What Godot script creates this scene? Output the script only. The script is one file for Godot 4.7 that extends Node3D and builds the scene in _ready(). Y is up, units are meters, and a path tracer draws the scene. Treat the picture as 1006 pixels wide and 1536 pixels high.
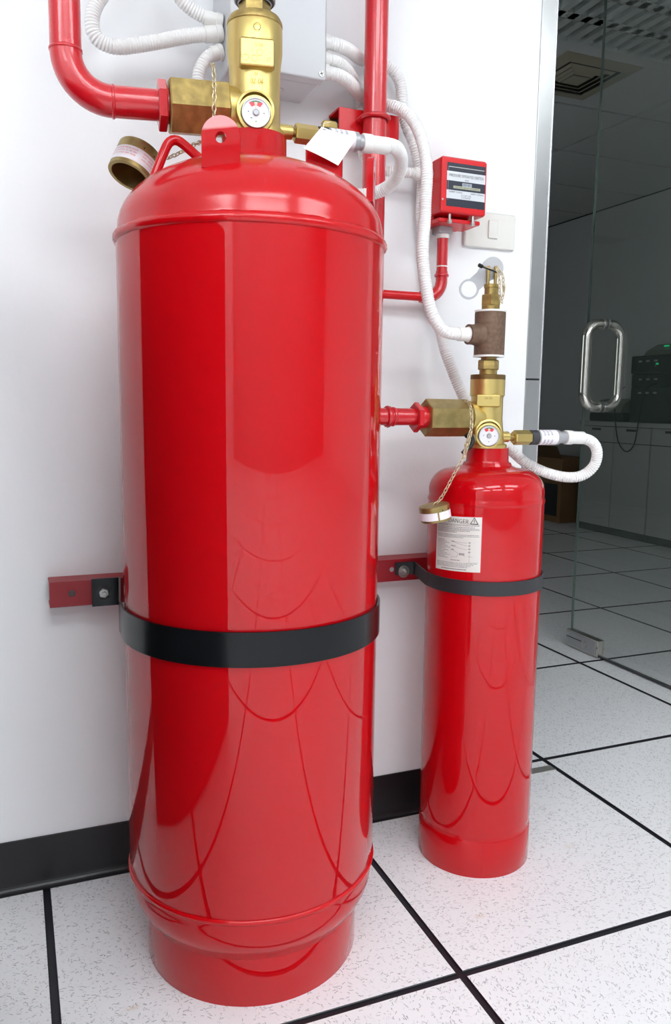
extends Node3D
# A gas suppression corner of a machine room: two red cylinders strapped to a white wall,
# brass valves, red pipes, white hoses, and a dark room behind an open glass door.

const WALL := 0.1157          # face of the wall (z); x runs along it, z out of it

var M := {}
var used := {}

# ------------------------------------------------------------------ mesh kit
class Geo:
	var v := PackedVector3Array()
	var n := PackedVector3Array()
	var uv := PackedVector2Array()

	func tri(a: Vector3, b: Vector3, c: Vector3, na: Vector3, nb: Vector3, nc: Vector3, ta := Vector2.ZERO, tb := Vector2.ZERO, tc := Vector2.ZERO) -> void:
		# front faces run clockwise seen along -normal
		if (b - a).cross(c - a).dot(na + nb + nc) > 0.0:
			v.append_array([a, c, b]); n.append_array([na, nc, nb]); uv.append_array([ta, tc, tb])
		else:
			v.append_array([a, b, c]); n.append_array([na, nb, nc]); uv.append_array([ta, tb, tc])

	func quad(a: Vector3, b: Vector3, c: Vector3, d: Vector3, nn: Vector3, t0 := Vector2(0, 1), t1 := Vector2(1, 1), t2 := Vector2(1, 0), t3 := Vector2(0, 0)) -> void:
		tri(a, b, c, nn, nn, nn, t0, t1, t2)
		tri(a, c, d, nn, nn, nn, t0, t2, t3)

	func smooth_quad(a: Vector3, b: Vector3, c: Vector3, d: Vector3, na: Vector3, nb: Vector3, nc: Vector3, nd: Vector3, ta := Vector2.ZERO, tb := Vector2.ZERO, tc := Vector2.ZERO, td := Vector2.ZERO) -> void:
		tri(a, b, c, na, nb, nc, ta, tb, tc)
		tri(a, c, d, na, nc, nd, ta, tc, td)

	# box with rounded (bevelled) edges; lo..hi in the axes of xf
	func box(xf: Transform3D, lo: Vector3, hi: Vector3, r := 0.0) -> void:
		var c := (lo + hi) * 0.5
		var h := (hi - lo) * 0.5
		r = min(r, min(h.x, min(h.y, h.z)) * 0.95)
		var bs := xf.basis
		for ax in 3:
			var ux := (ax + 1) % 3
			var uy := (ax + 2) % 3
			for s in [-1.0, 1.0]:
				var p := []
				for k in [[-1, -1], [1, -1], [1, 1], [-1, 1]]:
					var q := Vector3.ZERO
					q[ax] = s * h[ax]; q[ux] = k[0] * (h[ux] - r); q[uy] = k[1] * (h[uy] - r)
					p.append(xf * (c + q))
				var nn := Vector3.ZERO
				nn[ax] = s
				quad(p[0], p[1], p[2], p[3], (bs * nn).normalized())
		if r <= 0.0: return
		for ax in 3:                         # edges along ax
			var ux := (ax + 1) % 3
			var uy := (ax + 2) % 3
			for sx in [-1.0, 1.0]:
				for sy in [-1.0, 1.0]:
					var a := Vector3.ZERO; var b := Vector3.ZERO
					a[ux] = sx * h[ux]; a[uy] = sy * (h[uy] - r)
					b[ux] = sx * (h[ux] - r); b[uy] = sy * h[uy]
					var e := Vector3.ZERO
					e[ax] = h[ax] - r
					var n1 := Vector3.ZERO; var n2 := Vector3.ZERO
					n1[ux] = sx; n2[uy] = sy
					n1 = bs * n1; n2 = bs * n2
					smooth_quad(xf * (c + a - e), xf * (c + a + e), xf * (c + b + e), xf * (c + b - e), n1, n1, n2, n2)
		for sx in [-1.0, 1.0]:
			for sy in [-1.0, 1.0]:
				for sz in [-1.0, 1.0]:
					var s := Vector3(sx, sy, sz)
					var i := h - Vector3.ONE * r
					var a := Vector3(h.x, i.y, i.z) * s
					var b := Vector3(i.x, h.y, i.z) * s
					var d := Vector3(i.x, i.y, h.z) * s
					tri(xf * (c + a), xf * (c + b), xf * (c + d), bs * Vector3(sx, 0, 0), bs * Vector3(0, sy, 0), bs * Vector3(0, 0, sz))

	# surface of revolution about the local y axis; corners over 35 degrees stay sharp
	func lathe(xf: Transform3D, prof: Array, seg := 32, wob := 0.0, wseed := 1) -> void:
		var nz: FastNoiseLite = null
		if wob > 0.0:
			nz = FastNoiseLite.new(); nz.seed = wseed; nz.frequency = 1.6
		var m := prof.size()
		var dirs := []
		for i in m - 1:
			dirs.append((prof[i + 1] - prof[i]).normalized())
		for i in m - 1:
			var p: Vector2 = prof[i]
			var q: Vector2 = prof[i + 1]
			if p.distance_to(q) < 1e-7: continue
			var d: Vector2 = dirs[i]
			var d0 := d
			var d1 := d
			if i > 0 and dirs[i - 1].dot(d) > 0.82: d0 = (d + dirs[i - 1]).normalized()
			if i < m - 2 and dirs[i + 1].dot(d) > 0.82: d1 = (d + dirs[i + 1]).normalized()
			for k in seg:
				var a0 := TAU * k / seg
				var a1 := TAU * (k + 1) / seg
				var e0 := Vector3(sin(a0), 0, cos(a0))
				var e1 := Vector3(sin(a1), 0, cos(a1))
				var w0 := 1.0
				var w1 := 1.0
				var up := Vector3.UP
				var P0 := e0 * p.x + up * p.y; var P1 := e1 * p.x + up * p.y
				var Q0 := e0 * q.x + up * q.y; var Q1 := e1 * q.x + up * q.y
				if nz:
					var j := i
					P0 += e0 * wob * nz.get_noise_3d(sin(a0) * 5, j, cos(a0) * 5) if i > 0 else Vector3.ZERO
					P1 += e1 * wob * nz.get_noise_3d(sin(a1) * 5, j, cos(a1) * 5) if i > 0 else Vector3.ZERO
					Q0 += e0 * wob * nz.get_noise_3d(sin(a0) * 5, j + 1, cos(a0) * 5) if i < m - 2 else Vector3.ZERO
					Q1 += e1 * wob * nz.get_noise_3d(sin(a1) * 5, j + 1, cos(a1) * 5) if i < m - 2 else Vector3.ZERO
				var n00 := e0 * d0.y - up * d0.x
				var n10 := e1 * d0.y - up * d0.x
				var n01 := e0 * d1.y - up * d1.x
				var n11 := e1 * d1.y - up * d1.x
				var b := xf.basis
				var u0 := float(k) / seg
				var u1 := float(k + 1) / seg
				smooth_quad(xf * P0, xf * P1, xf * Q1, xf * Q0, b * n00, b * n10, b * n11, b * n01, Vector2(u0, i), Vector2(u1, i), Vector2(u1, i + 1), Vector2(u0, i + 1))

	# straight prism with flat sides (hexagon nuts): prof as for lathe, n sides, rot in radians
	func prism(xf: Transform3D, prof: Array, sides := 6, rot := 0.0) -> void:
		for i in prof.size() - 1:
			var p: Vector2 = prof[i]
			var q: Vector2 = prof[i + 1]
			for k in sides:
				var a0 := rot + TAU * k / sides
				var a1 := rot + TAU * (k + 1) / sides
				var e0 := Vector3(sin(a0), 0, cos(a0))
				var e1 := Vector3(sin(a1), 0, cos(a1))
				var A := e0 * p.x + Vector3.UP * p.y
				var B := e1 * p.x + Vector3.UP * p.y
				var C := e1 * q.x + Vector3.UP * q.y
				var D := e0 * q.x + Vector3.UP * q.y
				var d := q - p
				var em := (e0 + e1).normalized()
				var nn := (em * d.y - Vector3.UP * d.x * cos(PI / sides)).normalized()
				if absf(d.y) < 1e-7: nn = Vector3.UP * -signf(d.x)
				quad(xf * A, xf * B, xf * C, xf * D, (xf.basis * nn).normalized())

	# round tube along points; corr > 0 gives ribs of that height every pitch metres
	func tube(pts: Array, r: float, seg := 16, caps := true, corr := 0.0, pitch := 0.0045) -> void:
		var m := pts.size()
		var t0: Vector3 = (pts[1] - pts[0]).normalized()
		var side := t0.cross(Vector3.UP if absf(t0.y) < 0.9 else Vector3.RIGHT).normalized()
		var rows := []
		var nrm := []
		var s := 0.0
		for i in m:
			var t: Vector3
			if i == 0: t = t0
			elif i == m - 1: t = (pts[i] - pts[i - 1]).normalized()
			else: t = (pts[i + 1] - pts[i - 1]).normalized()
			side = (side - t * side.dot(t)).normalized()
			var up := t.cross(side)
			if i > 0: s += (pts[i] - pts[i - 1]).length()
			var ph := TAU * s / pitch
			var rr := r
			var slope := 0.0
			if corr > 0.0:
				rr = r - corr * (0.5 - 0.5 * cos(ph))
				slope = -corr * 0.5 * sin(ph) * TAU / pitch
			var row := PackedVector3Array()
			var nr := PackedVector3Array()
			for k in seg:
				var a := TAU * k / seg
				var e := side * cos(a) + up * sin(a)
				row.append(pts[i] + e * rr)
				nr.append((e - t * slope).normalized())
			rows.append(row); nrm.append(nr)
		for i in m - 1:
			for k in seg:
				var l := (k + 1) % seg
				smooth_quad(rows[i][k], rows[i][l], rows[i + 1][l], rows[i + 1][k], nrm[i][k], nrm[i][l], nrm[i + 1][l], nrm[i + 1][k])
		if caps:
			for e in [0, m - 1]:
				var nn: Vector3 = (pts[0] - pts[1]).normalized() if e == 0 else (pts[m - 1] - pts[m - 2]).normalized()
				for k in seg:
					tri(pts[e], rows[e][k], rows[e][(k + 1) % seg], nn, nn, nn)

	func torus(xf: Transform3D, R: float, r: float, seg := 32, ring := 10, sy := 1.0) -> void:
		var pts := []
		for k in seg + 1:
			var a := TAU * k / seg
			pts.append(xf * Vector3(cos(a) * R, 0, sin(a) * R * sy))
		tube(pts, r, ring, false)

	# flat plate in local xy, thickness along z (centred); outline seen from the hole centre, hole radius 0 = solid
	func plate(xf: Transform3D, outline: PackedVector2Array, hole: float, th: float) -> void:
		var m := outline.size()
		var z := Vector3(0, 0, th * 0.5)
		var bz := xf.basis.z.normalized()
		for k in m:
			var p := outline[k]
			var q := outline[(k + 1) % m]
			var hp := p.normalized() * hole
			var hq := q.normalized() * hole
			var P := Vector3(p.x, p.y, 0); var Q := Vector3(q.x, q.y, 0)
			var A := Vector3(hp.x, hp.y, 0); var B := Vector3(hq.x, hq.y, 0)
			for s in [1.0, -1.0]:
				if hole > 0.0: quad(xf * (A + z * s), xf * (B + z * s), xf * (Q + z * s), xf * (P + z * s), bz * s)
				else: tri(xf * (z * s), xf * (Q + z * s), xf * (P + z * s), bz * s, bz * s, bz * s)
			var on := xf.basis * Vector3(q.y - p.y, p.x - q.x, 0).normalized()
			if on.dot(xf.basis * (P + Q)) < 0.0: on = -on
			quad(xf * (P - z), xf * (Q - z), xf * (Q + z), xf * (P + z), on)
			if hole > 0.0:
				var na := xf.basis * -A.normalized()
				var nb := xf.basis * -B.normalized()
				smooth_quad(xf * (A - z), xf * (B - z), xf * (B + z), xf * (A + z), na, nb, nb, na)

	# piece of a cylinder wall (labels, straps): angles from +z towards +x, y as offsets
	func patch(c: Vector3, r: float, a0: float, a1: float, y0: float, y1: float, th: float, seg := 40, tilt := 0.0) -> void:
		for k in seg:
			var b0: float = lerp(a0, a1, float(k) / seg)
			var b1: float = lerp(a0, a1, float(k + 1) / seg)
			var e0 := Vector3(sin(b0), 0, cos(b0)); var e1 := Vector3(sin(b1), 0, cos(b1))
			var u0 := float(k) / seg; var u1 := float(k + 1) / seg
			var l0 := Vector3.UP * tilt * u0; var l1 := Vector3.UP * tilt * u1
			var Y0 := Vector3.UP * y0; var Y1 := Vector3.UP * y1
			var R := r + th
			smooth_quad(c + e0 * R + Y0 + l0, c + e1 * R + Y0 + l1, c + e1 * R + Y1 + l1, c + e0 * R + Y1 + l0, e0, e1, e1, e0, Vector2(u0, 1), Vector2(u1, 1), Vector2(u1, 0), Vector2(u0, 0))
			quad(c + e0 * r + Y1 + l0, c + e1 * r + Y1 + l1, c + e1 * R + Y1 + l1, c + e0 * R + Y1 + l0, Vector3.UP, Vector2.ZERO, Vector2.ZERO, Vector2.ZERO, Vector2.ZERO)
			quad(c + e0 * r + Y0 + l0, c + e1 * r + Y0 + l1, c + e1 * R + Y0 + l1, c + e0 * R + Y0 + l0, Vector3.DOWN, Vector2.ZERO, Vector2.ZERO, Vector2.ZERO, Vector2.ZERO)
		for e in [[a0, 0.0], [a1, 1.0]]:
			var q: Vector3 = Vector3(sin(e[0]), 0, cos(e[0]))
			var l: Vector3 = Vector3.UP * tilt * e[1]
			quad(c + q * r + Vector3.UP * y0 + l, c + q * (r + th) + Vector3.UP * y0 + l, c + q * (r + th) + Vector3.UP * y1 + l, c + q * r + Vector3.UP * y1 + l, Vector3(cos(e[0]), 0, -sin(e[0])) * (-1 if e[1] == 0.0 else 1))

	# upright ribbon of thickness th along a plan path of (x, z)
	func ribbon(path: Array, y0: float, y1: float, th: float, tilt := 0.0) -> void:
		var m := path.size()
		var off := []
		for i in m:
			var t: Vector2
			if i == 0: t = (path[1] - path[0]).normalized()
			elif i == m - 1: t = (path[i] - path[i - 1]).normalized()
			else: t = ((path[i + 1] - path[i]).normalized() + (path[i] - path[i - 1]).normalized()).normalized()
			off.append(Vector2(-t.y, t.x))
		for i in m - 1:
			var sharp: bool = off[i].dot(off[i + 1]) < 0.9
			var na := Vector3(off[i].x, 0, off[i].y); var nb := Vector3(off[i + 1].x, 0, off[i + 1].y)
			if sharp:
				var d: Vector2 = (path[i + 1] - path[i]).normalized()
				na = Vector3(-d.y, 0, d.x); nb = na
			var lt := Vector3.UP * tilt * i / m
			var lu := Vector3.UP * tilt * (i + 1) / m
			var P := Vector3(path[i].x, 0, path[i].y) + lt; var Q := Vector3(path[i + 1].x, 0, path[i + 1].y) + lu
			var op := Vector3(off[i].x, 0, off[i].y) * th; var oq := Vector3(off[i + 1].x, 0, off[i + 1].y) * th
			var lo := Vector3.UP * y0; var hi := Vector3.UP * y1
			smooth_quad(P + op + lo, Q + oq + lo, Q + oq + hi, P + op + hi, na, nb, nb, na)
			smooth_quad(P + lo, Q + lo, Q + hi, P + hi, -na, -nb, -nb, -na)
			quad(P + hi, Q + hi, Q + oq + hi, P + op + hi, Vector3.UP)
			quad(P + lo, Q + lo, Q + oq + lo, P + op + lo, Vector3.DOWN)

	# chain of oval links along points
	func chain(pts: Array, link := 0.0075, wire := 0.0007) -> void:
		var s := 0.0
		var turn := 0
		for i in pts.size() - 1:
			var a: Vector3 = pts[i]
			var b: Vector3 = pts[i + 1]
			var L := (b - a).length()
			var t := (b - a).normalized()
			var side := t.cross(Vector3(0.3, 0.2, 1).normalized()).normalized()
			while s < L:
				var c := a + t * s
				var u := side if turn % 2 == 0 else t.cross(side)
				torus(Transform3D(Basis(t, t.cross(u).normalized(), u), c), link * 0.62, wire, 12, 5, 0.55)
				turn += 1
				s += link * 0.92
			s -= L

	# lettering, laid on a plane or bent round an upright cylinder (bend > 0)
	func text(words: String, xf: Transform3D, height: float, width := 0.0, bend := 0.0, font := "Droid Sans") -> void:
		var tm := TextMesh.new()
		var f := SystemFont.new()
		f.font_names = PackedStringArray([font])
		tm.font = f; tm.font_size = 32; tm.pixel_size = 0.01; tm.depth = 0.02; tm.text = words; tm.curve_step = 2.0
		var a := tm.get_mesh_arrays()
		if a.is_empty(): return
		var pv: PackedVector3Array = a[Mesh.ARRAY_VERTEX]
		var pn: PackedVector3Array = a[Mesh.ARRAY_NORMAL]
		var ix = a[Mesh.ARRAY_INDEX]
		var lo := Vector3.ONE * 1e9; var hi := -lo
		for p in pv: lo = lo.min(p); hi = hi.max(p)
		var sy := height / 0.235
		var sx: float = sy if width <= 0.0 else width / maxf(hi.x - lo.x, 1e-6)
		var out := PackedVector3Array(); var no := PackedVector3Array()
		for i in pv.size():
			var p := Vector3((pv[i].x - (lo.x + hi.x) * 0.5) * sx, (pv[i].y - lo.y) * sy, clampf(pv[i].z, -1, 1) * 0.02)
			var nn := pn[i]
			if bend > 0.0:
				var ang := p.x / bend
				p = Vector3(sin(ang) * (bend + p.z), p.y, cos(ang) * (bend + p.z) - bend)
				nn = Vector3(nn.x * cos(ang) + nn.z * sin(ang), nn.y, nn.z * cos(ang) - nn.x * sin(ang))
			out.append(xf * p); no.append((xf.basis * nn).normalized())
		if ix == null or ix.size() == 0:
			for i in range(0, out.size() - 2, 3): tri(out[i], out[i + 1], out[i + 2], no[i], no[i + 1], no[i + 2])
		else:
			for i in range(0, ix.size() - 2, 3): tri(out[ix[i]], out[ix[i + 1]], out[ix[i + 2]], no[ix[i]], no[ix[i + 1]], no[ix[i + 2]])

	func mesh(origin := Vector3.ZERO) -> ArrayMesh:
		var a := []
		a.resize(Mesh.ARRAY_MAX)
		var w := v
		if origin != Vector3.ZERO:
			w = PackedVector3Array()
			w.resize(v.size())
			for i in v.size(): w[i] = v[i] - origin
		a[Mesh.ARRAY_VERTEX] = w; a[Mesh.ARRAY_NORMAL] = n; a[Mesh.ARRAY_TEX_UV] = uv
		var m := ArrayMesh.new()
		m.add_surface_from_arrays(Mesh.PRIMITIVE_TRIANGLES, a)
		return m

# ------------------------------------------------------------------ naming kit
func numbered(called: String) -> String:
	var k: int = used.get(called, 0)
	used[called] = k + 1
	return called if k == 0 else "%s_%03d" % [called, k]

func thing(called: String, label: String, category: String, at := Vector3.ZERO, group := "") -> Node3D:
	var o := Node3D.new()
	o.name = numbered(called)
	add_child(o)
	o.position = at
	o.set_meta("label", label); o.set_meta("category", category)
	if group: o.set_meta("group", group)
	return o

func world_of(o: Node3D) -> Vector3:
	var p := Vector3.ZERO
	while o != self:
		p += o.position
		o = o.get_parent() as Node3D
	return p

# shapes are described in the room's coordinates and stored about their thing's base
func part(called: String, g: Geo, mat: Material, parent: Node3D, label := "") -> MeshInstance3D:
	var o := MeshInstance3D.new()
	o.name = called
	o.mesh = g.mesh(world_of(parent) if parent != self else Vector3.ZERO)
	o.material_override = mat
	o.cast_shadow = GeometryInstance3D.SHADOW_CASTING_SETTING_ON
	parent.add_child(o, true)
	if label: o.set_meta("label", label)
	return o

func struct(called: String, g: Geo, mat: Material, label: String, category := "wall") -> MeshInstance3D:
	var o := part(called, g, mat, self)
	o.set_meta("kind", "structure"); o.set_meta("label", label); o.set_meta("category", category)
	return o

func slab(lo: Vector3, hi: Vector3, r := 0.0) -> Geo:
	var g := Geo.new()
	g.box(Transform3D.IDENTITY, lo, hi, r)
	return g

func along(dir: Vector3, at: Vector3, roll := 0.0) -> Transform3D:   # local y runs along dir
	var y := dir.normalized()
	var x := y.cross(Vector3(0, 0, 1) if absf(y.z) < 0.9 else Vector3.UP).normalized()
	var z := x.cross(y)
	return Transform3D(Basis(x, y, z), at) * Transform3D(Basis(Vector3.UP, roll), Vector3.ZERO)

func rod(a: Vector3, b: Vector3, r: float, seg := 20) -> Geo:
	var g := Geo.new()
	cyl(g, a, b, r, seg)
	return g

func cyl(g: Geo, a: Vector3, b: Vector3, r: float, seg := 24, ch := 0.0008) -> void:
	var L := (b - a).length()
	ch = min(ch, min(r * 0.4, L * 0.3))
	g.lathe(along(b - a, a), [Vector2(0, 0), Vector2(r - ch, 0), Vector2(r, ch), Vector2(r, L - ch), Vector2(r - ch, L), Vector2(0, L)], seg)

func hexbar(g: Geo, a: Vector3, b: Vector3, R: float, roll := 0.0, ch := 0.002) -> void:
	var L := (b - a).length()
	g.prism(along(b - a, a), [Vector2(0, 0), Vector2(R - ch, 0), Vector2(R, ch), Vector2(R, L - ch), Vector2(R - ch, L), Vector2(0, L)], 6, roll)

func curve(pts: Array, step := 0.00077) -> Array:      # evenly spaced points of a Catmull-Rom spline
	var dense := []
	var m := pts.size()
	for i in m - 1:
		var p0: Vector3 = pts[max(i - 1, 0)]
		var p1: Vector3 = pts[i]
		var p2: Vector3 = pts[i + 1]
		var p3: Vector3 = pts[min(i + 2, m - 1)]
		for k in 24:
			dense.append(p1.cubic_interpolate(p2, p0, p3, k / 24.0))
	dense.append(pts[m - 1])
	var out := [dense[0]]
	var need := step
	for i in dense.size() - 1:
		var a: Vector3 = dense[i]
		var b: Vector3 = dense[i + 1]
		var L := (b - a).length()
		var s := need
		while s <= L:
			out.append(a.lerp(b, s / L))
			s += step
		need = s - L
	return out

func soften(pts: Array, times: int) -> Array:
	for t in times:
		var q := pts.duplicate()
		for i in range(1, pts.size() - 1): q[i] = (pts[i - 1] + pts[i] * 2.0 + pts[i + 1]) / 4.0
		pts = q
	return pts

# ------------------------------------------------------------------ materials
func mat(color: Color, rough: float, metal := 0.0) -> StandardMaterial3D:
	var m := StandardMaterial3D.new()
	m.albedo_color = color; m.roughness = rough; m.metallic = metal
	m.cull_mode = BaseMaterial3D.CULL_DISABLED
	return m

func rgb(r: int, g: int, b: int) -> Color:
	return Color(r / 255.0, g / 255.0, b / 255.0)

func noise_tex(freq: float, size: int, seed_: int, octaves := 3, ramp: Array = [], as_normal := false, bump := 4.0) -> NoiseTexture2D:
	var f := FastNoiseLite.new()
	f.seed = seed_; f.frequency = freq; f.fractal_octaves = octaves
	f.noise_type = FastNoiseLite.TYPE_SIMPLEX_SMOOTH
	var t := NoiseTexture2D.new()
	t.width = size; t.height = size; t.seamless = true; t.noise = f
	if as_normal:
		t.as_normal_map = true; t.bump_strength = bump
	if ramp.size() == 2:
		var gr := Gradient.new()
		gr.colors = PackedColorArray([ramp[0], ramp[1]]); gr.offsets = PackedFloat32Array([0.25, 0.75])
		t.color_ramp = gr
	return t

func bumpy(m: StandardMaterial3D, freq: float, scale_: float, strength: float, seed_: int) -> void:
	m.normal_enabled = true
	m.normal_texture = noise_tex(freq, 256, seed_, 3, [], true, 6.0)
	m.normal_scale = strength
	m.uv1_triplanar = true
	m.uv1_scale = Vector3.ONE * scale_

func mottled(m: StandardMaterial3D, a: Color, b: Color, freq: float, scale_: float, seed_: int) -> void:
	m.albedo_color = Color.WHITE
	m.albedo_texture = noise_tex(freq, 256, seed_, 4, [a, b])
	m.uv1_triplanar = true
	m.uv1_scale = Vector3.ONE * scale_

func floor_texture(seed_: int, stains: Array) -> ImageTexture:
	var rng := RandomNumberGenerator.new()
	rng.seed = seed_
	var N := 1024
	var im := Image.create(N, N, false, Image.FORMAT_RGB8)
	im.fill(rgb(238, 237, 238))
	for k in 8200:                               # short curved laminate flecks
		var p := Vector2(rng.randf() * N, rng.randf() * N)
		var a := rng.randfn(0.35, 0.7)
		var bend := rng.randf_range(-0.14, 0.14)
		var L := rng.randi_range(3, 12)
		var d := rng.randf_range(0.15, 0.62)
		var c := rgb(150, 150, 158) if rng.randf() < 0.8 else rgb(170, 158, 140)
		for s in L:
			for w in (2 if d > 0.42 else 1):
				var x := posmod(int(p.x), N)
				var y := posmod(int(p.y) + w, N)
				im.set_pixel(x, y, im.get_pixel(x, y).lerp(c.darkened(0.25), d))
			p += Vector2(cos(a), sin(a))
			a += bend
	for s in stains:                             # faint rusty scuffs
		for k in 260:
			var q := Vector2(s.x + rng.randfn(0, 1) * s.z, s.y + rng.randfn(0, 1) * s.z * 0.45)
			var x := clampi(int(q.x), 0, N - 1)
			var y := clampi(int(q.y), 0, N - 1)
			im.set_pixel(x, y, im.get_pixel(x, y).lerp(rgb(190, 150, 95), 0.35))
	im.fill_rect(Rect2i(0, 0, 6, 6), rgb(24, 24, 30))      # the black edge strip reads its colour here
	return ImageTexture.create_from_image(im)

func scribble(im: Image, rng: RandomNumberGenerator, x0: int, x1: int, y: int, h: int, c: Color, density := 0.75) -> void:
	var x := x0                                  # one line of small illegible print
	while x < x1:
		var w := rng.randi_range(6, 26)
		for i in w:
			if x + i >= x1: break
			for j in h:
				if rng.randf() < density: im.set_pixel(x + i, y + j, im.get_pixel(x + i, y + j).lerp(c, rng.randf_range(0.35, 0.9)))
		x += w + rng.randi_range(2, 5)

func line(im: Image, a: Vector2, b: Vector2, c: Color, w := 2) -> void:
	var L := int(a.distance_to(b)) + 1
	for i in L:
		var p := a.lerp(b, float(i) / L)
		im.fill_rect(Rect2i(int(p.x), int(p.y), w, w), c)

func danger_texture() -> ImageTexture:
	var rng := RandomNumberGenerator.new()
	rng.seed = 5
	var im := Image.create(640, 660, false, Image.FORMAT_RGB8)
	var ink := rgb(70, 68, 70)
	im.fill(rgb(226, 222, 216))
	im.fill_rect(Rect2i(28, 8, 110, 62), rgb(50, 48, 52))
	for r in [[100, 24, 612], [122, 24, 560], [140, 24, 612], [166, 24, 500], [182, 24, 330]]: scribble(im, rng, r[1], r[2], r[0], 10, ink)
	im.fill_rect(Rect2i(20, 90, 600, 3), ink); im.fill_rect(Rect2i(20, 156, 600, 3), ink)
	for r in [[214, 24, 612], [230, 24, 616], [246, 40, 420]]: scribble(im, rng, r[1], r[2], r[0], 9, ink)
	for k in 13: scribble(im, rng, 30, 150 + (k * 37) % 95, 282 + k * 18, 9, ink)
	for q in [[Vector2(270, 300), Vector2(470, 312)], [Vector2(270, 300), Vector2(470, 348)], [Vector2(270, 356), Vector2(470, 392)], [Vector2(270, 400), Vector2(360, 440)], [Vector2(360, 440), Vector2(340, 480)], [Vector2(260, 488), Vector2(345, 484)], [Vector2(380, 440), Vector2(450, 470)], [Vector2(500, 300), Vector2(500, 545)], [Vector2(480, 470), Vector2(540, 478)], [Vector2(470, 545), Vector2(610, 545)]]:
		line(im, q[0], q[1], ink)
	for k in 4: scribble(im, rng, 485, 515, 300 + k * 38, 14, ink)
	scribble(im, rng, 255, 300, 290, 16, ink); scribble(im, rng, 255, 320, 345, 12, ink); scribble(im, rng, 255, 300, 392, 14, ink)
	scribble(im, rng, 370, 440, 436, 26, ink); scribble(im, rng, 255, 380, 520, 12, ink)
	for k in 4: scribble(im, rng, 24, 600 - k * 40, 556 + k * 16, 8, ink)
	scribble(im, rng, 110, 470, 630, 12, ink, 0.95)
	return ImageTexture.create_from_image(im)

func switch_texture() -> ImageTexture:
	var im := Image.create(256, 256, false, Image.FORMAT_RGB8)
	var pale := rgb(214, 216, 220)
	im.fill(rgb(38, 42, 56))
	im.fill_rect(Rect2i(8, 22, 240, 5), rgb(170, 172, 168))
	im.fill_rect(Rect2i(8, 22, 3, 200), rgb(120, 124, 132))
	im.fill_rect(Rect2i(0, 50, 256, 55), pale)
	im.fill_rect(Rect2i(102, 112, 64, 22), rgb(160, 168, 176))
	im.fill_rect(Rect2i(44, 133, 180, 15), rgb(176, 176, 150))
	im.fill_rect(Rect2i(0, 160, 256, 50), pale)
	var rng := RandomNumberGenerator.new()
	rng.seed = 9
	scribble(im, rng, 108, 160, 117, 12, rgb(90, 100, 120))
	scribble(im, rng, 50, 218, 137, 7, rgb(90, 90, 80))
	return ImageTexture.create_from_image(im)

func dial_texture(extra: bool) -> ImageTexture:
	var N := 128
	var im := Image.create(N, N, false, Image.FORMAT_RGB8)
	for y in N:
		for x in N:
			var p := Vector2(x - 63.5, y - 63.5)
			var r := p.length() / 63.5
			var a := rad_to_deg(atan2(p.x, -p.y))
			var c := rgb(228, 226, 232)
			if r > 0.5 and r < 0.86 and absf(a) < 38:
				c = rgb(222, 62, 78) if absf(a) > 9 else rgb(226, 214, 190)
				if r > 0.76 and absf(a) < 26: c = rgb(70, 120, 88)
			if r < 0.3: c = rgb(196, 192, 196)
			if p.x > -1.5 and p.x < 1.5 and p.y < 0 and r < 0.72: c = rgb(226, 150, 60)
			im.set_pixel(x, y, c)
	for q in [Vector2(26, 58), Vector2(100, 62), Vector2(62, 100)]:
		im.fill_rect(Rect2i(int(q.x), int(q.y), 5, 5), rgb(60, 60, 70))
	if extra: im.fill_rect(Rect2i(38, 86, 9, 4), rgb(90, 90, 100))
	return ImageTexture.create_from_image(im)

func band_texture(ink: Color, blank: bool) -> ImageTexture:
	var rng := RandomNumberGenerator.new()
	rng.seed = 21 if blank else 22
	var im := Image.create(256, 48, false, Image.FORMAT_RGB8)
	im.fill(rgb(238, 232, 236))
	if blank:
		scribble(im, rng, 6, 26, 14, 6, ink, 0.5)
	else:
		for k in 3: scribble(im, rng, 10, 246, 7 + k * 10, 5, ink, 0.6)
	return ImageTexture.create_from_image(im)

func printed(tex: Texture2D, rough := 0.45) -> StandardMaterial3D:
	var m := mat(Color.WHITE, rough)
	m.albedo_texture = tex
	return m

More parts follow.
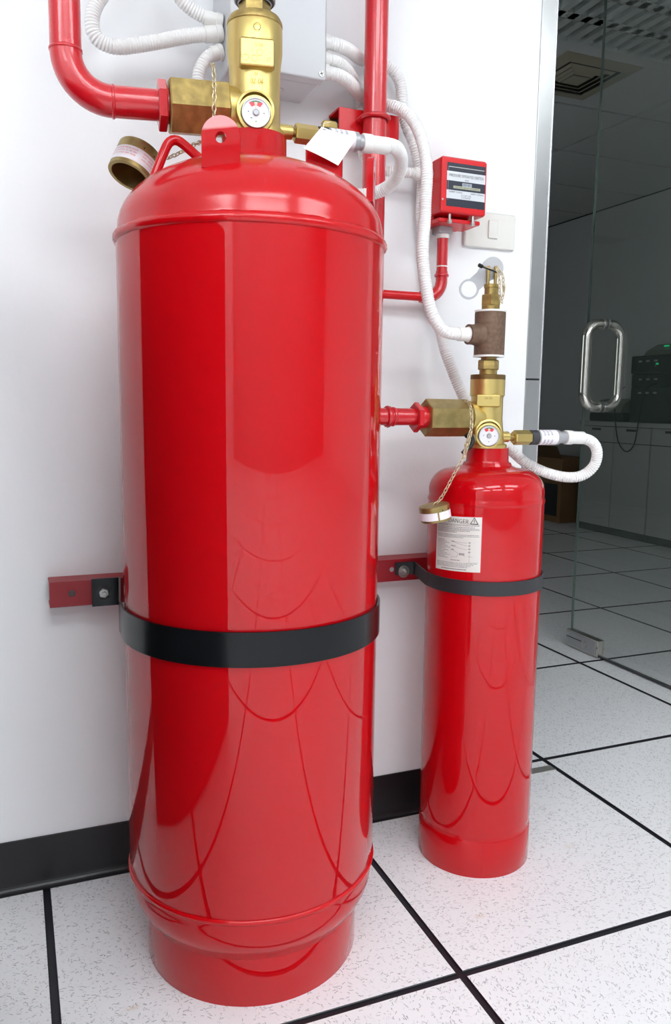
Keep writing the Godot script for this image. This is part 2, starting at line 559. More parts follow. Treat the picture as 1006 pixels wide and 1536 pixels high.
func make_materials() -> void:
	var r := mat(rgb(190, 3, 14), 0.5)
	r.metallic_specular = 0.08
	r.clearcoat_enabled = true; r.clearcoat = 0.9; r.clearcoat_roughness = 0.015
	M.red = r
	var rd := mat(rgb(196, 3, 14), 0.5)
	rd.metallic_specular = 0.08
	rd.clearcoat_enabled = true; rd.clearcoat = 0.9; rd.clearcoat_roughness = 0.17
	bumpy(rd, 0.03, 12.0, 0.12, 3)
	M.red_dome = rd
	var rp := mat(rgb(200, 10, 26), 0.28)
	rp.clearcoat_enabled = true; rp.clearcoat = 0.7; rp.clearcoat_roughness = 0.12
	bumpy(rp, 0.05, 14.0, 0.16, 4)
	M.red_pipe = rp
	M.red_box = mat(rgb(214, 14, 24), 0.3)
	M.red_rail = mat(rgb(150, 22, 34), 0.42)
	var b := mat(rgb(210, 186, 116), 0.36, 0.9)
	bumpy(b, 0.03, 10.0, 0.06, 6)
	M.brass = b
	var bd := mat(Color.WHITE, 0.42, 0.75)
	mottled(bd, rgb(150, 128, 78), rgb(186, 160, 96), 0.02, 9.0, 8)
	M.brass_dull = bd
	var bk := mat(Color.WHITE, 0.4, 0.8)
	mottled(bk, rgb(150, 132, 84), rgb(176, 154, 100), 0.012, 8.0, 18)
	M.brass_olive = bk
	M.brass_dark = mat(rgb(118, 92, 52), 0.45, 0.7)
	var bz := mat(Color.WHITE, 0.62, 0.35)
	mottled(bz, rgb(104, 82, 66), rgb(124, 98, 80), 0.03, 14.0, 9)
	M.bronze = bz
	M.dark = mat(rgb(16, 15, 17), 0.5)
	M.rubber = mat(rgb(58, 58, 62), 0.6)
	var st := mat(rgb(17, 18, 20), 0.22)
	st.metallic_specular = 0.35
	M.strap = st
	M.strap_matte = mat(rgb(40, 40, 43), 0.5)
	M.zinc = mat(rgb(190, 190, 186), 0.34, 0.9)
	M.chrome = mat(rgb(214, 210, 202), 0.12, 1.0)
	M.chain = mat(rgb(212, 198, 166), 0.3, 0.9)
	M.galv = mat(rgb(176, 175, 178), 0.45, 0.6)
	M.hose = mat(rgb(238, 236, 234), 0.38)
	M.pvc = mat(rgb(236, 234, 230), 0.35)
	M.paper = mat(rgb(240, 240, 236), 0.7)
	M.box_grey = mat(rgb(206, 206, 209), 0.5)
	M.box_dark = mat(rgb(150, 148, 152), 0.5)
	M.switch_plate = mat(rgb(230, 228, 221), 0.4)
	var w := mat(rgb(246, 246, 247), 0.7)
	bumpy(w, 0.03, 3.0, 0.05, 12)
	M.wall = w
	M.plaster = mat(rgb(243, 243, 244), 0.8)
	M.grey_wall = mat(rgb(158, 160, 162), 0.8)
	var bb := mat(rgb(25, 24, 26), 0.38)
	bumpy(bb, 0.012, 5.0, 0.12, 14)
	M.baseboard = bb
	M.joint = mat(rgb(26, 26, 32), 0.5)
	var ja := mat(rgb(192, 193, 192), 0.28, 1.0)
	bumpy(ja, 0.008, 2.0, 0.05, 15)
	M.jamb = ja
	M.jamb_edge = mat(rgb(236, 236, 240), 0.25, 0.6)
	M.alu = mat(rgb(200, 198, 192), 0.35, 0.8)
	var g := mat(Color(0.50, 0.62, 0.56, 0.04), 0.02)
	g.transparency = BaseMaterial3D.TRANSPARENCY_ALPHA
	M.glass = g
	M.glass_edge = mat(rgb(92, 108, 101), 0.2)
	M.ceiling = mat(rgb(205, 207, 205), 0.85)
	M.dark_wall = mat(rgb(196, 198, 198), 0.75)
	M.tee_bar = mat(rgb(60, 62, 62), 0.6)
	M.louver = mat(rgb(214, 220, 218), 0.3, 0.4)
	M.vent = mat(rgb(172, 166, 146), 0.6)
	M.cabinet = mat(rgb(168, 168, 168), 0.55)
	M.cabinet_seam = mat(rgb(60, 60, 62), 0.6)
	M.carton = mat(rgb(134, 100, 66), 0.85)
	M.carton_dark = mat(rgb(96, 70, 46), 0.9)
	M.device = mat(rgb(30, 31, 34), 0.4)
	M.device_grey = mat(rgb(120, 118, 108), 0.5)
	M.rack = mat(rgb(18, 18, 20), 0.5)
	M.ink = mat(rgb(48, 47, 52), 0.6)
	M.stamp = mat(rgb(140, 112, 44), 0.4, 0.6)
	var led := mat(rgb(10, 60, 40), 0.4)
	led.emission_enabled = true; led.emission = rgb(20, 200, 120); led.emission_energy_multiplier = 0.5
	M.led = led
	var lamp := mat(rgb(250, 250, 250), 0.5)
	lamp.emission_enabled = true; lamp.emission = Color(0.96, 0.985, 1.0); lamp.emission_energy_multiplier = 6.0
	M.lamp = lamp
	var dim := lamp.duplicate() as StandardMaterial3D
	dim.emission_energy_multiplier = 0.4
	M.lamp_dim = dim
	M.danger = printed(danger_texture(), 0.35)
	M.switch_label = printed(switch_texture(), 0.3)
	M.dial_a = printed(dial_texture(true), 0.25)
	M.dial_b = printed(dial_texture(false), 0.25)
	M.band_red = printed(band_texture(rgb(226, 120, 120), false))
	M.band_ink = printed(band_texture(rgb(110, 110, 130), false))
	M.band_blank = printed(band_texture(rgb(214, 130, 130), true))

# ------------------------------------------------------------------ the scene
func _ready() -> void:
	var cam := Camera3D.new()
	cam.name = "camera"
	add_child(cam)
	cam.position = Vector3(-1.227877, 0.893358, 1.590209)
	cam.basis = Basis(Vector3.UP, -0.386038) * Basis(Vector3.RIGHT, -0.134461) * Basis(Vector3.BACK, 0.013173)
	cam.fov = 65.464248
	cam.near = 0.05
	cam.current = true
	var env := Environment.new()
	env.background_mode = Environment.BG_COLOR
	env.background_color = Color.BLACK
	env.tonemap_mode = Environment.TONE_MAPPER_LINEAR
	env.tonemap_exposure = 1.29
	env.sdfgi_enabled = true; env.ssao_enabled = true; env.ssil_enabled = true
	var we := WorldEnvironment.new()
	we.name = "environment"
	we.environment = env
	add_child(we)
	make_materials()
	for p in [[-2.6, 2.2, "first of the front row, over the rack", 0.84], [-1.0, 2.2, "in the front row, over the two cylinders", 0.56], [0.6, 2.2, "in the front row, over the glass door", 0.36], [-2.6, 3.75, "in the rear row, at the left end", 0.95], [-1.0, 3.75, "in the rear row, at its middle", 0.88], [0.6, 3.75, "in the rear row, at the right end", 0.70]]:
		ceiling_light("bright fluorescent ceiling panel " + p[2], Vector3(p[0], 2.5, p[1]), p[3], 6.0)
	dusk_window(0.42)

	build_shell()
	build_floor()
	build_dark_ceiling()
	build_door()
	build_dark_room()
	build_rack()

	build_big_cylinder()
	build_small_cylinder()
	build_rail_and_straps()
	build_pipes()
	build_wall_boxes()
	build_big_fittings()
	build_small_fittings()
	build_hoses()
	build_caps()

func ceiling_light(label: String, at: Vector3, energy: float, glow: float) -> void:
	var x := at.x
	var z := at.z
	var y := at.y - 0.01
	var t := thing("ceiling_light", label, "light", at, "recessed ceiling panels")
	var f := Geo.new()
	for s in [[-0.62, -0.32, 0.62, -0.30], [-0.62, 0.30, 0.62, 0.32], [-0.62, -0.30, -0.60, 0.30], [0.60, -0.30, 0.62, 0.30]]:
		f.box(Transform3D(Basis.IDENTITY, Vector3(x, y, z)), Vector3(s[0], -0.012, s[1]), Vector3(s[2], 0.012, s[3]))
	part("frame", f, M.louver, t)
	part("lamp_panel", slab(Vector3(x - 0.6, y - 0.002, z - 0.3), Vector3(x + 0.6, y + 0.008, z + 0.3)), M.lamp, t)
	var l := AreaLight3D.new()
	l.name = "panel_light"
	t.add_child(l)
	l.position = Vector3(0, -0.014, 0)
	l.rotation.x = -PI / 2
	l.area_size = Vector2(1.2, 0.6)
	l.light_energy = energy
	l.light_color = Color(0.955, 0.985, 1.0)
	l.area_range = 12.0
	l.area_attenuation = 2.0
	l.shadow_enabled = true

func dusk_window(energy: float) -> void:      # a blinded window at the far left of the unlit room, its only light
	var t := thing("window_1", "dim blinded window in the left wall of the unlit room behind the door", "window", Vector3(-2.6, 0.9, -1.9))
	t.set_meta("kind", "structure")
	part("blind_lamp", slab(Vector3(-2.598, 0.9, -2.6), Vector3(-2.59, 2.1, -1.2)), M.lamp_dim, t)
	for q in [[0.85, 0.9, -2.65, -1.15], [2.1, 2.15, -2.65, -1.15], [0.9, 2.1, -2.65, -2.6], [0.9, 2.1, -1.2, -1.15]]:
		part("frame", slab(Vector3(-2.599, q[0], q[2]), Vector3(-2.57, q[1], q[3])), M.box_grey, t)
	var l := AreaLight3D.new()
	l.name = "window_light"
	t.add_child(l)
	l.position = Vector3(0.02, 0.6, 0)
	l.rotation.y = -PI / 2
	l.area_size = Vector2(1.4, 1.2)
	l.light_energy = energy
	l.light_color = Color(0.95, 1.0, 0.97)
	l.area_range = 12.0
	l.area_attenuation = 2.0
	l.shadow_enabled = true

func build_shell() -> void:
	# the white room
	struct("wall_back", slab(Vector3(-3.3, 0, 0.0), Vector3(-0.185, 2.5, WALL)), M.wall, "white painted wall that the two red cylinders stand against")
	struct("wall_back_right", slab(Vector3(0.80, 0, 0.0), Vector3(3.3, 2.5, WALL)), M.wall, "white wall beyond the glass door")
	struct("wall_lintel", slab(Vector3(-0.185, 2.36, 0.0), Vector3(0.80, 2.5, WALL)), M.wall, "white wall strip above the glass doorway")
	struct("wall_left", slab(Vector3(-3.4, 0, 0.0), Vector3(-3.3, 2.5, 4.5)), M.plaster, "white wall at the left end of the bright room")
	struct("wall_right", slab(Vector3(3.2, 0, WALL), Vector3(3.3, 2.5, 4.5)), M.plaster, "white wall at the right end of the bright room")
	struct("wall_front", slab(Vector3(-3.3, 0, 4.4), Vector3(3.3, 2.5, 4.5)), M.grey_wall, "grey wall opposite the two cylinders")
	struct("ceiling", slab(Vector3(-3.4, 2.5, 0.0), Vector3(3.4, 2.6, 4.5)), M.plaster, "white ceiling over the bright room", "ceiling")
	# black skirting with a small toe
	var g := slab(Vector3(-3.3, 0.0, WALL), Vector3(-0.187, 0.098, WALL + 0.004), 0.001)
	part_toe(g, -3.3, -0.187)
	struct("baseboard_back", g, M.baseboard, "black rubber skirting with curved toe along the white wall", "baseboard")
	# the dark room behind
	struct("wall_dark_right", slab(Vector3(3.06, 0, -4.6), Vector3(3.16, 2.4, 0.0)), M.dark_wall, "grey right wall of the unlit room above the cabinets")
	struct("wall_dark_back", slab(Vector3(-2.6, 0, -4.7), Vector3(3.16, 2.4, -4.6)), M.dark_wall, "far wall of the unlit room")
	struct("wall_dark_left", slab(Vector3(-2.7, 0, -4.7), Vector3(-2.6, 2.4, 0.0)), M.dark_wall, "left wall of the unlit room")
	# stainless jamb
	var j := slab(Vector3(-0.187, 0.0, 0.018), Vector3(-0.150, 0.951, WALL + 0.003), 0.0012)
	j.box(Transform3D.IDENTITY, Vector3(-0.187, 0.9545, 0.018), Vector3(-0.150, 2.36, WALL + 0.003), 0.0012)
	var jo := struct("door_jamb", j, M.jamb, "brushed stainless steel strip closing the white wall beside the doorway", "door frame")
	part("joint_gap", slab(Vector3(-0.1865, 0.950, 0.020), Vector3(-0.1505, 0.956, WALL + 0.001)), M.dark, jo)
	part("edge_lip", slab(Vector3(-0.1515, 0.0, WALL - 0.002), Vector3(-0.1490, 2.36, WALL + 0.0045), 0.0004), M.jamb_edge, jo)

func part_toe(g: Geo, x0: float, x1: float) -> void:
	var prof := []
	for k in 6:
		var a := PI * 0.5 * k / 5
		prof.append(Vector2(WALL + 0.004 + 0.012 * (1.0 - sin(a)), 0.016 - 0.014 * cos(a)))
	for k in 5:
		var p: Vector2 = prof[k]
		var q: Vector2 = prof[k + 1]
		var nn := Vector3(0, -(q.x - p.x), q.y - p.y).normalized()
		g.quad(Vector3(x0, p.y, p.x), Vector3(x1, p.y, p.x), Vector3(x1, q.y, q.x), Vector3(x0, q.y, q.x), nn)
	g.quad(Vector3(x0, 0, WALL + 0.016), Vector3(x1, 0, WALL + 0.016), Vector3(x1, 0.002, WALL + 0.016), Vector3(x0, 0.002, WALL + 0.016), Vector3(0, 0, 1))

func build_floor() -> void:
	var f := Node3D.new()
	f.name = "floor"
	add_child(f)
	f.set_meta("kind", "structure"); f.set_meta("label", "raised floor of white flecked tiles with black edge strips"); f.set_meta("category", "floor")
	part("floor_bed", slab(Vector3(-3.4, -0.06, -4.7), Vector3(3.4, -0.003, 4.5)), M.joint, f)
	var mats := []
	for k in 3:
		var m := mat(Color.WHITE, 0.34)
		m.albedo_texture = floor_texture(40 + k, [] if k < 2 else [Vector3(240, 240, 16), Vector3(690, 610, 18), Vector3(180, 830, 12)])
		mats.append(m)
	var meshes := []
	for k in 4:                                   # four turns of the same laminate
		var g := Geo.new()
		var h := 0.2945
		var e := 0.0012
		var c := [Vector3(-h + e, 0, -h + e), Vector3(h - e, 0, -h + e), Vector3(h - e, 0, h - e), Vector3(-h + e, 0, h - e)]
		var d := [Vector3(-h, -e, -h), Vector3(h, -e, -h), Vector3(h, -e, h), Vector3(-h, -e, h)]
		var t := [Vector2(0.008, 0.008), Vector2(0.992, 0.008), Vector2(0.992, 0.992), Vector2(0.008, 0.992)]
		var ed := Vector2(0.0026, 0.0026)
		g.quad(c[0], c[1], c[2], c[3], Vector3.UP, t[k], t[(k + 1) % 4], t[(k + 2) % 4], t[(k + 3) % 4])
		for i in 4:
			var o := (i + 1) % 4
			var nn: Vector3 = ((c[i] + c[o]).normalized() + Vector3.UP).normalized()
			g.quad(c[i], c[o], d[o], d[i], nn, ed, ed, ed, ed)
			g.quad(d[i], d[o], d[o] + Vector3.DOWN * 0.01, d[i] + Vector3.DOWN * 0.01, (d[i] + d[o] + Vector3.UP * 2 * e).normalized(), ed, ed, ed, ed)
		meshes.append(g.mesh())
	var rng := RandomNumberGenerator.new()
	rng.seed = 77
	for i in range(-6, 6):
		for k in range(-8, 8):
			var x := 0.6 * i + 0.3
			var z := 0.6 * k + 0.3
			if k < 0 and (x > 3.2 or x < -2.7): continue
			var o := MeshInstance3D.new()
			o.name = "floor_tile"
			var turn := rng.randi_range(0, 3)
			var kind := rng.randi_range(0, 1)
			if (i == -1 and k == 0) or (i == -2 and k == 0): kind = 2
			o.mesh = meshes[turn if kind < 2 else 0]
			o.material_override = mats[kind]
			f.add_child(o, true)
			o.position = Vector3(x, 0, z)
	var s := slab(Vector3(-0.150, -0.002, 0.036), Vector3(-0.006, 0.0022, 0.062), 0.0006)
	struct("trim_1", s, M.alu, "short aluminium strip set in the floor at the doorway", "floor strip")

func build_dark_ceiling() -> void:
	var c := Node3D.new()
	c.name = "ceiling_dark"
	add_child(c)
	c.set_meta("kind", "structure"); c.set_meta("label", "suspended panel ceiling of the unlit room with thin dark joints"); c.set_meta("category", "ceiling")
	part("ceiling_deck", slab(Vector3(-2.7, 2.425, -4.7), Vector3(3.16, 2.5, 0.0)), M.tee_bar, c)
	var sh := {}
	for k in range(-5, 2):
		for i in range(-3, 2):
			var z1 := -1.31 + 0.605 * (k + 1)
			var z0 := z1 - 0.605
			var x0 := 0.65 + 1.2 * i
			if z1 > 0.3 or z0 < -4.9: continue
			if i == 0 and k == 0: continue       # the louvre fitting fills this bay
			z1 = min(z1, -0.002); z0 = max(z0, -4.6)
			var x1: float = min(x0 + 1.2, 3.06)
			if z1 - z0 < 0.05: continue
			part("ceiling_panel", slab(Vector3(x0 + 0.009, 2.402, z0 + 0.009), Vector3(x1 - 0.009, 2.425, z1 - 0.009), 0.002), M.ceiling, c)
	# square air diffuser
	var t := thing("air_diffuser", "square cream four-way air diffuser in the dark room's ceiling", "air vent", Vector3(1.245, 2.4, -1.625))
	var at := Transform3D(Basis.IDENTITY, Vector3(1.245, 2.4, -1.625))
	var fr := Geo.new()
	square_ring(fr, at, 0.21, 0.150, 0.0, -0.010)
	part("frame", fr, M.vent, t)
	for q in [[0.138, 0.112], [0.103, 0.080], [0.072, 0.052]]:
		var g := Geo.new()
		square_ring(g, at, q[0], q[1], 0.008, -0.012)
		part("cone", g, M.vent, t)
	part("centre_plate", slab(Vector3(1.245 - 0.045, 2.386, -1.625 - 0.045), Vector3(1.245 + 0.045, 2.391, -1.625 + 0.045), 0.002), M.vent, t)
	part("throat", slab(Vector3(1.245 - 0.15, 2.398, -1.625 - 0.15), Vector3(1.245 + 0.15, 2.4015, -1.625 + 0.15)), M.dark, t)
	# louvre light, switched off
	var l := thing("louvre_light", "unlit white louvre light fitting in the dark room's ceiling", "light", Vector3(1.25, 2.4, -1.0075))
	var z0 := -1.31
	var g := Geo.new()
	g.box(Transform3D.IDENTITY, Vector3(0.66, 2.38, z0 + 0.006), Vector3(1.84, 2.402, z0 + 0.04), 0.002)
	g.box(Transform3D.IDENTITY, Vector3(0.66, 2.38, z0 + 0.565), Vector3(1.84, 2.402, z0 + 0.599), 0.002)
	g.box(Transform3D.IDENTITY, Vector3(0.66, 2.38, z0 + 0.04), Vector3(0.69, 2.402, z0 + 0.565), 0.002)
	g.box(Transform3D.IDENTITY, Vector3(1.81, 2.38, z0 + 0.04), Vector3(1.84, 2.402, z0 + 0.565), 0.002)
	part("frame", g, M.louver, l)
	part("reflector", slab(Vector3(0.69, 2.415, z0 + 0.04), Vector3(1.81, 2.424, z0 + 0.565)), M.louver, l)
	for k in 3:
		var zz := z0 + 0.13 + 0.173 * k
		part("tube_lamp", rod(Vector3(0.71, 2.408, zz), Vector3(1.79, 2.408, zz), 0.006), M.paper, l)
	for k in 2:
		var zz := z0 + 0.215 + 0.173 * k
		part("long_blade", wedge(Vector3(0.69, 0, zz), Vector3(1.81, 0, zz), 0.022, 0.006), M.louver, l)
	for k in 17:
		var xx := 0.75 + 0.0625 * k
		part("cross_blade", wedge(Vector3(xx, 0, z0 + 0.04), Vector3(xx, 0, z0 + 0.565), 0.016, 0.003), M.louver, l)

func wedge(a: Vector3, b: Vector3, w0: float, w1: float) -> Geo:       # louvre blade, wide below
	var g := Geo.new()
	var s := (b - a).normalized().cross(Vector3.UP)
	var lo := Vector3.UP * 2.366; var hi := Vector3.UP * 2.412
	var A := [a + s * w0 + lo, a - s * w0 + lo, a - s * w1 + hi, a + s * w1 + hi]
	var d := b - a
	for i in 4:
		var o := (i + 1) % 4
		var nn: Vector3 = (A[o] - A[i]).cross(d).normalized()
		if nn.dot((A[i] + A[o]) * 0.5 - (A[0] + A[2]) * 0.5) < 0: nn = -nn
		g.quad(A[i], A[o], A[o] + d, A[i] + d, nn)
	return g

func square_ring(g: Geo, xf: Transform3D, o: float, i: float, yo: float, yi: float) -> void:   # sloping square frame
	var q := [Vector2(-1, -1), Vector2(1, -1), Vector2(1, 1), Vector2(-1, 1)]
	for k in 4:
		var p: Vector2 = q[k]
		var r: Vector2 = q[(k + 1) % 4]
		var A := Vector3(p.x * o, yo, p.y * o); var B := Vector3(r.x * o, yo, r.y * o)
		var C := Vector3(r.x * i, yi, r.y * i); var D := Vector3(p.x * i, yi, p.y * i)
		var nn := (B - A).cross(D - A).normalized()
		if nn.y > 0: nn = -nn
		g.quad(xf * A, xf * B, xf * C, xf * D, nn)
		var up := Vector3.UP * 0.004
		g.quad(xf * (A + up), xf * (B + up), xf * (C + up), xf * (D + up), -nn)
		g.quad(xf * D, xf * C, xf * (C + up), xf * (D + up), Vector3(-(p + r).x, 0, -(p + r).y).normalized())
		g.quad(xf * A, xf * B, xf * (B + up), xf * (A + up), Vector3((p + r).x, 0, (p + r).y).normalized())

func build_door() -> void:
	var X := 0.701
	var t := thing("door_1", "open frameless glass door with steel pull handle leading into the unlit room", "door", Vector3(X, 0, -0.37))
	t.set_meta("kind", "structure")
	part("glass_pane", slab(Vector3(X - 0.005, 0.010, -0.775), Vector3(X + 0.005, 2.33, 0.045)), M.glass, t)
	part("glass_edge", slab(Vector3(X - 0.0052, 0.010, -0.7768), Vector3(X + 0.0052, 2.33, -0.7750)), M.glass_edge, t)
	part("bottom_seal", slab(Vector3(X - 0.0058, 0.004, -0.610), Vector3(X + 0.0058, 0.0098, 0.045)), M.rubber, t)
	for z in [[-0.790, -0.612], [-0.10, 0.05]]:
		var p := part("patch_fitting", slab(Vector3(X - 0.014, 0.004, z[0]), Vector3(X + 0.014, 0.066, z[1]), 0.002), M.chrome, t)
		part("cover_plate", slab(Vector3(X - 0.0175, 0.010, z[0] + 0.012), Vector3(X - 0.0142, 0.060, z[1] - 0.012), 0.001), M.galv, p)
		var c := Geo.new()
		cyl(c, Vector3(X - 0.0176, 0.035, z[0] + 0.11), Vector3(X - 0.024, 0.035, z[0] + 0.11), 0.014)
		part("lock_cylinder", c, M.zinc, p)
		part("groove", slab(Vector3(X - 0.0180, 0.040, z[0] + 0.014), Vector3(X - 0.0174, 0.043, z[0] + 0.095)), M.dark, p)
	# two D handles bolted back to back through the pane
	for s in [-1.0, 1.0]:
		var z := -0.69
		var y0 := 0.896
		var y1 := 1.182
		var d: float = 0.074 * s
		var r := 0.05
		var pts := [Vector3(X + 0.0056 * s, y1, z)]
		for k in 9:
			var a := PI * 0.5 * k / 8
			pts.append(Vector3(X + d - s * r + s * r * sin(a), y1 - r + r * cos(a), z))
		for k in 9:
			var a := PI * 0.5 * k / 8
			pts.append(Vector3(X + d - s * r + s * r * cos(a), y0 + r - r * sin(a), z))
		pts.append(Vector3(X + 0.0056 * s, y0, z))
		var g := Geo.new()
		g.tube(pts, 0.0180, 20)
		var h := part("pull_handle", g, M.chrome, t)
		for y in [y0, y1]:
			var q := Geo.new()
			cyl(q, Vector3(X + 0.0052 * s, y, z), Vector3(X + 0.014 * s, y, z), 0.0198)
			part("collar", q, M.zinc, h)

func build_dark_room() -> void:
	# low cabinets along the right wall
	var k := 0
	for z0 in [-3.20, -2.50, -1.80]:
		var lab = ["low grey cabinet under the black box with curved cover, next to the carton", "low grey cabinet under the stacked black equipment in the dark room", "low grey cabinet nearest the doorway in the dark room"][k]
		var t := thing("low_cabinet", lab, "cabinet", Vector3(2.86, 0, z0 + 0.35), "low cabinets in the dark room")
		part("plinth", slab(Vector3(2.69, 0.0, z0 + 0.002), Vector3(3.05, 0.05, z0 + 0.698)), M.dark, t)
		part("body", slab(Vector3(2.68, 0.05, z0 + 0.002), Vector3(3.05, 0.765, z0 + 0.698), 0.002), M.cabinet_seam, t)
		for i in 2:
			var a: float = z0 + 0.004 + 0.347 * i
			var dr := part("drawer_front", slab(Vector3(2.664, 0.655, a), Vector3(2.68, 0.762, a + 0.342), 0.002), M.cabinet, t)
			part("drawer_pull", slab(Vector3(2.660, 0.735, a + 0.12), Vector3(2.6635, 0.750, a + 0.21)), M.device, dr)
			part("door", slab(Vector3(2.664, 0.055, a), Vector3(2.68, 0.650, a + 0.342), 0.002), M.cabinet, t)
		k += 1
	struct("worktop", slab(Vector3(2.65, 0.766, -3.21), Vector3(3.055, 0.797, -1.08), 0.003), M.cabinet, "long grey worktop lying over the low cabinets", "worktop").set_meta("kind", "thing")
	# black equipment stack
	var zc := -2.50
	var specs := [["server_case", "tall black equipment case at the bottom of the stack on the cabinets", 0.797, 1.035, 2.74, "computer case"], ["tape_unit", "flat black unit with pale buttons lying on the tall black case", 1.036, 1.125, 2.74, "equipment"], ["network_switch", "black unit with a green light near the top of the equipment stack", 1.126, 1.245, 2.73, "equipment"]]
	for s in specs:
		var t := thing(s[0], s[1], s[5], Vector3(2.88, s[2], zc), "black equipment stacked on the cabinets")
		part("case", slab(Vector3(s[4], s[2], zc - 0.30), Vector3(3.02, s[3], zc + 0.30), 0.006), M.device, t)
		part("front_panel", slab(Vector3(s[4] - 0.006, s[2] + 0.008, zc - 0.28), Vector3(s[4], s[3] - 0.008, zc + 0.28), 0.002), M.dark, t)
		for b in 3:
			part("button", slab(Vector3(s[4] - 0.009, s[3] - 0.045, zc - 0.22 + 0.07 * b), Vector3(s[4] - 0.006, s[3] - 0.033, zc - 0.19 + 0.07 * b), 0.001), M.galv, t)
		if s[0] == "network_switch":
			part("status_light", slab(Vector3(s[4] - 0.010, 1.18, zc - 0.06), Vector3(s[4] - 0.006, 1.19, zc - 0.04)), M.led, t)
	var r := thing("desk_router", "grey sloped device with green light on top of the black stack", "router", Vector3(2.88, 1.246, -2.50))
	var g := Geo.new()
	hull(g, [Vector2(2.76, 1.246), Vector2(3.0, 1.246), Vector2(3.0, 1.33), Vector2(2.88, 1.325), Vector2(2.79, 1.28)], -2.72, -2.30)
	part("case", g, M.device_grey, r)
	part("status_light", slab(Vector3(2.802, 1.300, -2.585), Vector3(2.812, 1.309, -2.545)), M.led, r)
	var p := thing("desk_machine", "black office machine with curved brownish cover on the cabinet", "office machine", Vector3(2.86, 0.797, -3.0))
	part("base", slab(Vector3(2.72, 0.798, -3.19), Vector3(3.0, 0.86, -2.84), 0.008), M.device, p)
	var c := Geo.new()
	var pr := []
	for q in 9:
		var a := PI * q / 8.0
		pr.append(Vector2(2.86 - 0.13 * cos(a), 0.86 + 0.10 * sin(a)))
	hull(c, pr, -3.17, -2.87)
	part("cover", c, M.device_grey, p)
	var w := thing("loose_cable", "black cable hanging in a loop down the cabinet front", "cable", Vector3(2.655, 0.6, -2.72))
	var cg := Geo.new()
	cg.tube(curve([Vector3(2.72, 1.04, -2.835), Vector3(2.645, 0.95, -2.83), Vector3(2.642, 0.80, -2.82), Vector3(2.645, 0.66, -2.78), Vector3(2.645, 0.60, -2.70), Vector3(2.645, 0.655, -2.63), Vector3(2.642, 0.80, -2.60), Vector3(2.648, 1.00, -2.57), Vector3(2.735, 1.06, -2.55)], 0.012), 0.004, 8)
	part("cord", cg, M.dark, w)
	# carton in the corner
	var b := thing("carton", "open brown carton on the floor in the dark room's far corner", "box", Vector3(2.83, 0, -3.72))
	part("body", slab(Vector3(2.68, 0.0, -4.05), Vector3(3.02, 0.50, -3.42), 0.004), M.carton, b)
	var fl := Geo.new()
	fl.box(Transform3D(Basis(Vector3.BACK, 0.5), Vector3(2.69, 0.50, -3.735)), Vector3(-0.004, 0, -0.30), Vector3(0.0, 0.11, 0.30))
	part("flap", fl, M.carton_dark, b)
	part("dark_print", slab(Vector3(2.676, 0.05, -3.62), Vector3(2.6795, 0.30, -3.46)), M.device, b)

func hull(g: Geo, prof: Array, z0: float, z1: float) -> void:          # convex outline in xy drawn out along z
	var m := prof.size()
	var c := Vector2.ZERO
	for p in prof: c += p / m
	for k in m:
		var p: Vector2 = prof[k]
		var q: Vector2 = prof[(k + 1) % m]
		var nn := Vector3(q.y - p.y, p.x - q.x, 0).normalized()
		if nn.dot(Vector3(p.x - c.x, p.y - c.y, 0)) < 0: nn = -nn
		g.quad(Vector3(p.x, p.y, z0), Vector3(q.x, q.y, z0), Vector3(q.x, q.y, z1), Vector3(p.x, p.y, z1), nn)
		for e in [[z0, -1.0], [z1, 1.0]]:
			var n3 := Vector3(0, 0, e[1])
			g.tri(Vector3(c.x, c.y, e[0]), Vector3(p.x, p.y, e[0]), Vector3(q.x, q.y, e[0]), n3, n3, n3)

func build_rack() -> void:      # stands just outside the picture; the big cylinder mirrors it
	var t := thing("equipment_rack", "slim shoulder-high black equipment rack mirrored in the large cylinder", "rack", Vector3(-1.385, 0, 0.68))
	part("body", slab(Vector3(-1.43, 0.0, 0.29), Vector3(-1.35, 1.24, 1.06), 0.01), M.rack, t)
	part("door", slab(Vector3(-1.35, 0.06, 0.31), Vector3(-1.335, 1.20, 1.04), 0.004), M.rack, t)

# ------------------------------------------------------------------ cylinders
const BIG := Vector3(-0.8787, 0, 0.3815)
const SML := Vector3(-0.3871, 0, 0.2881)

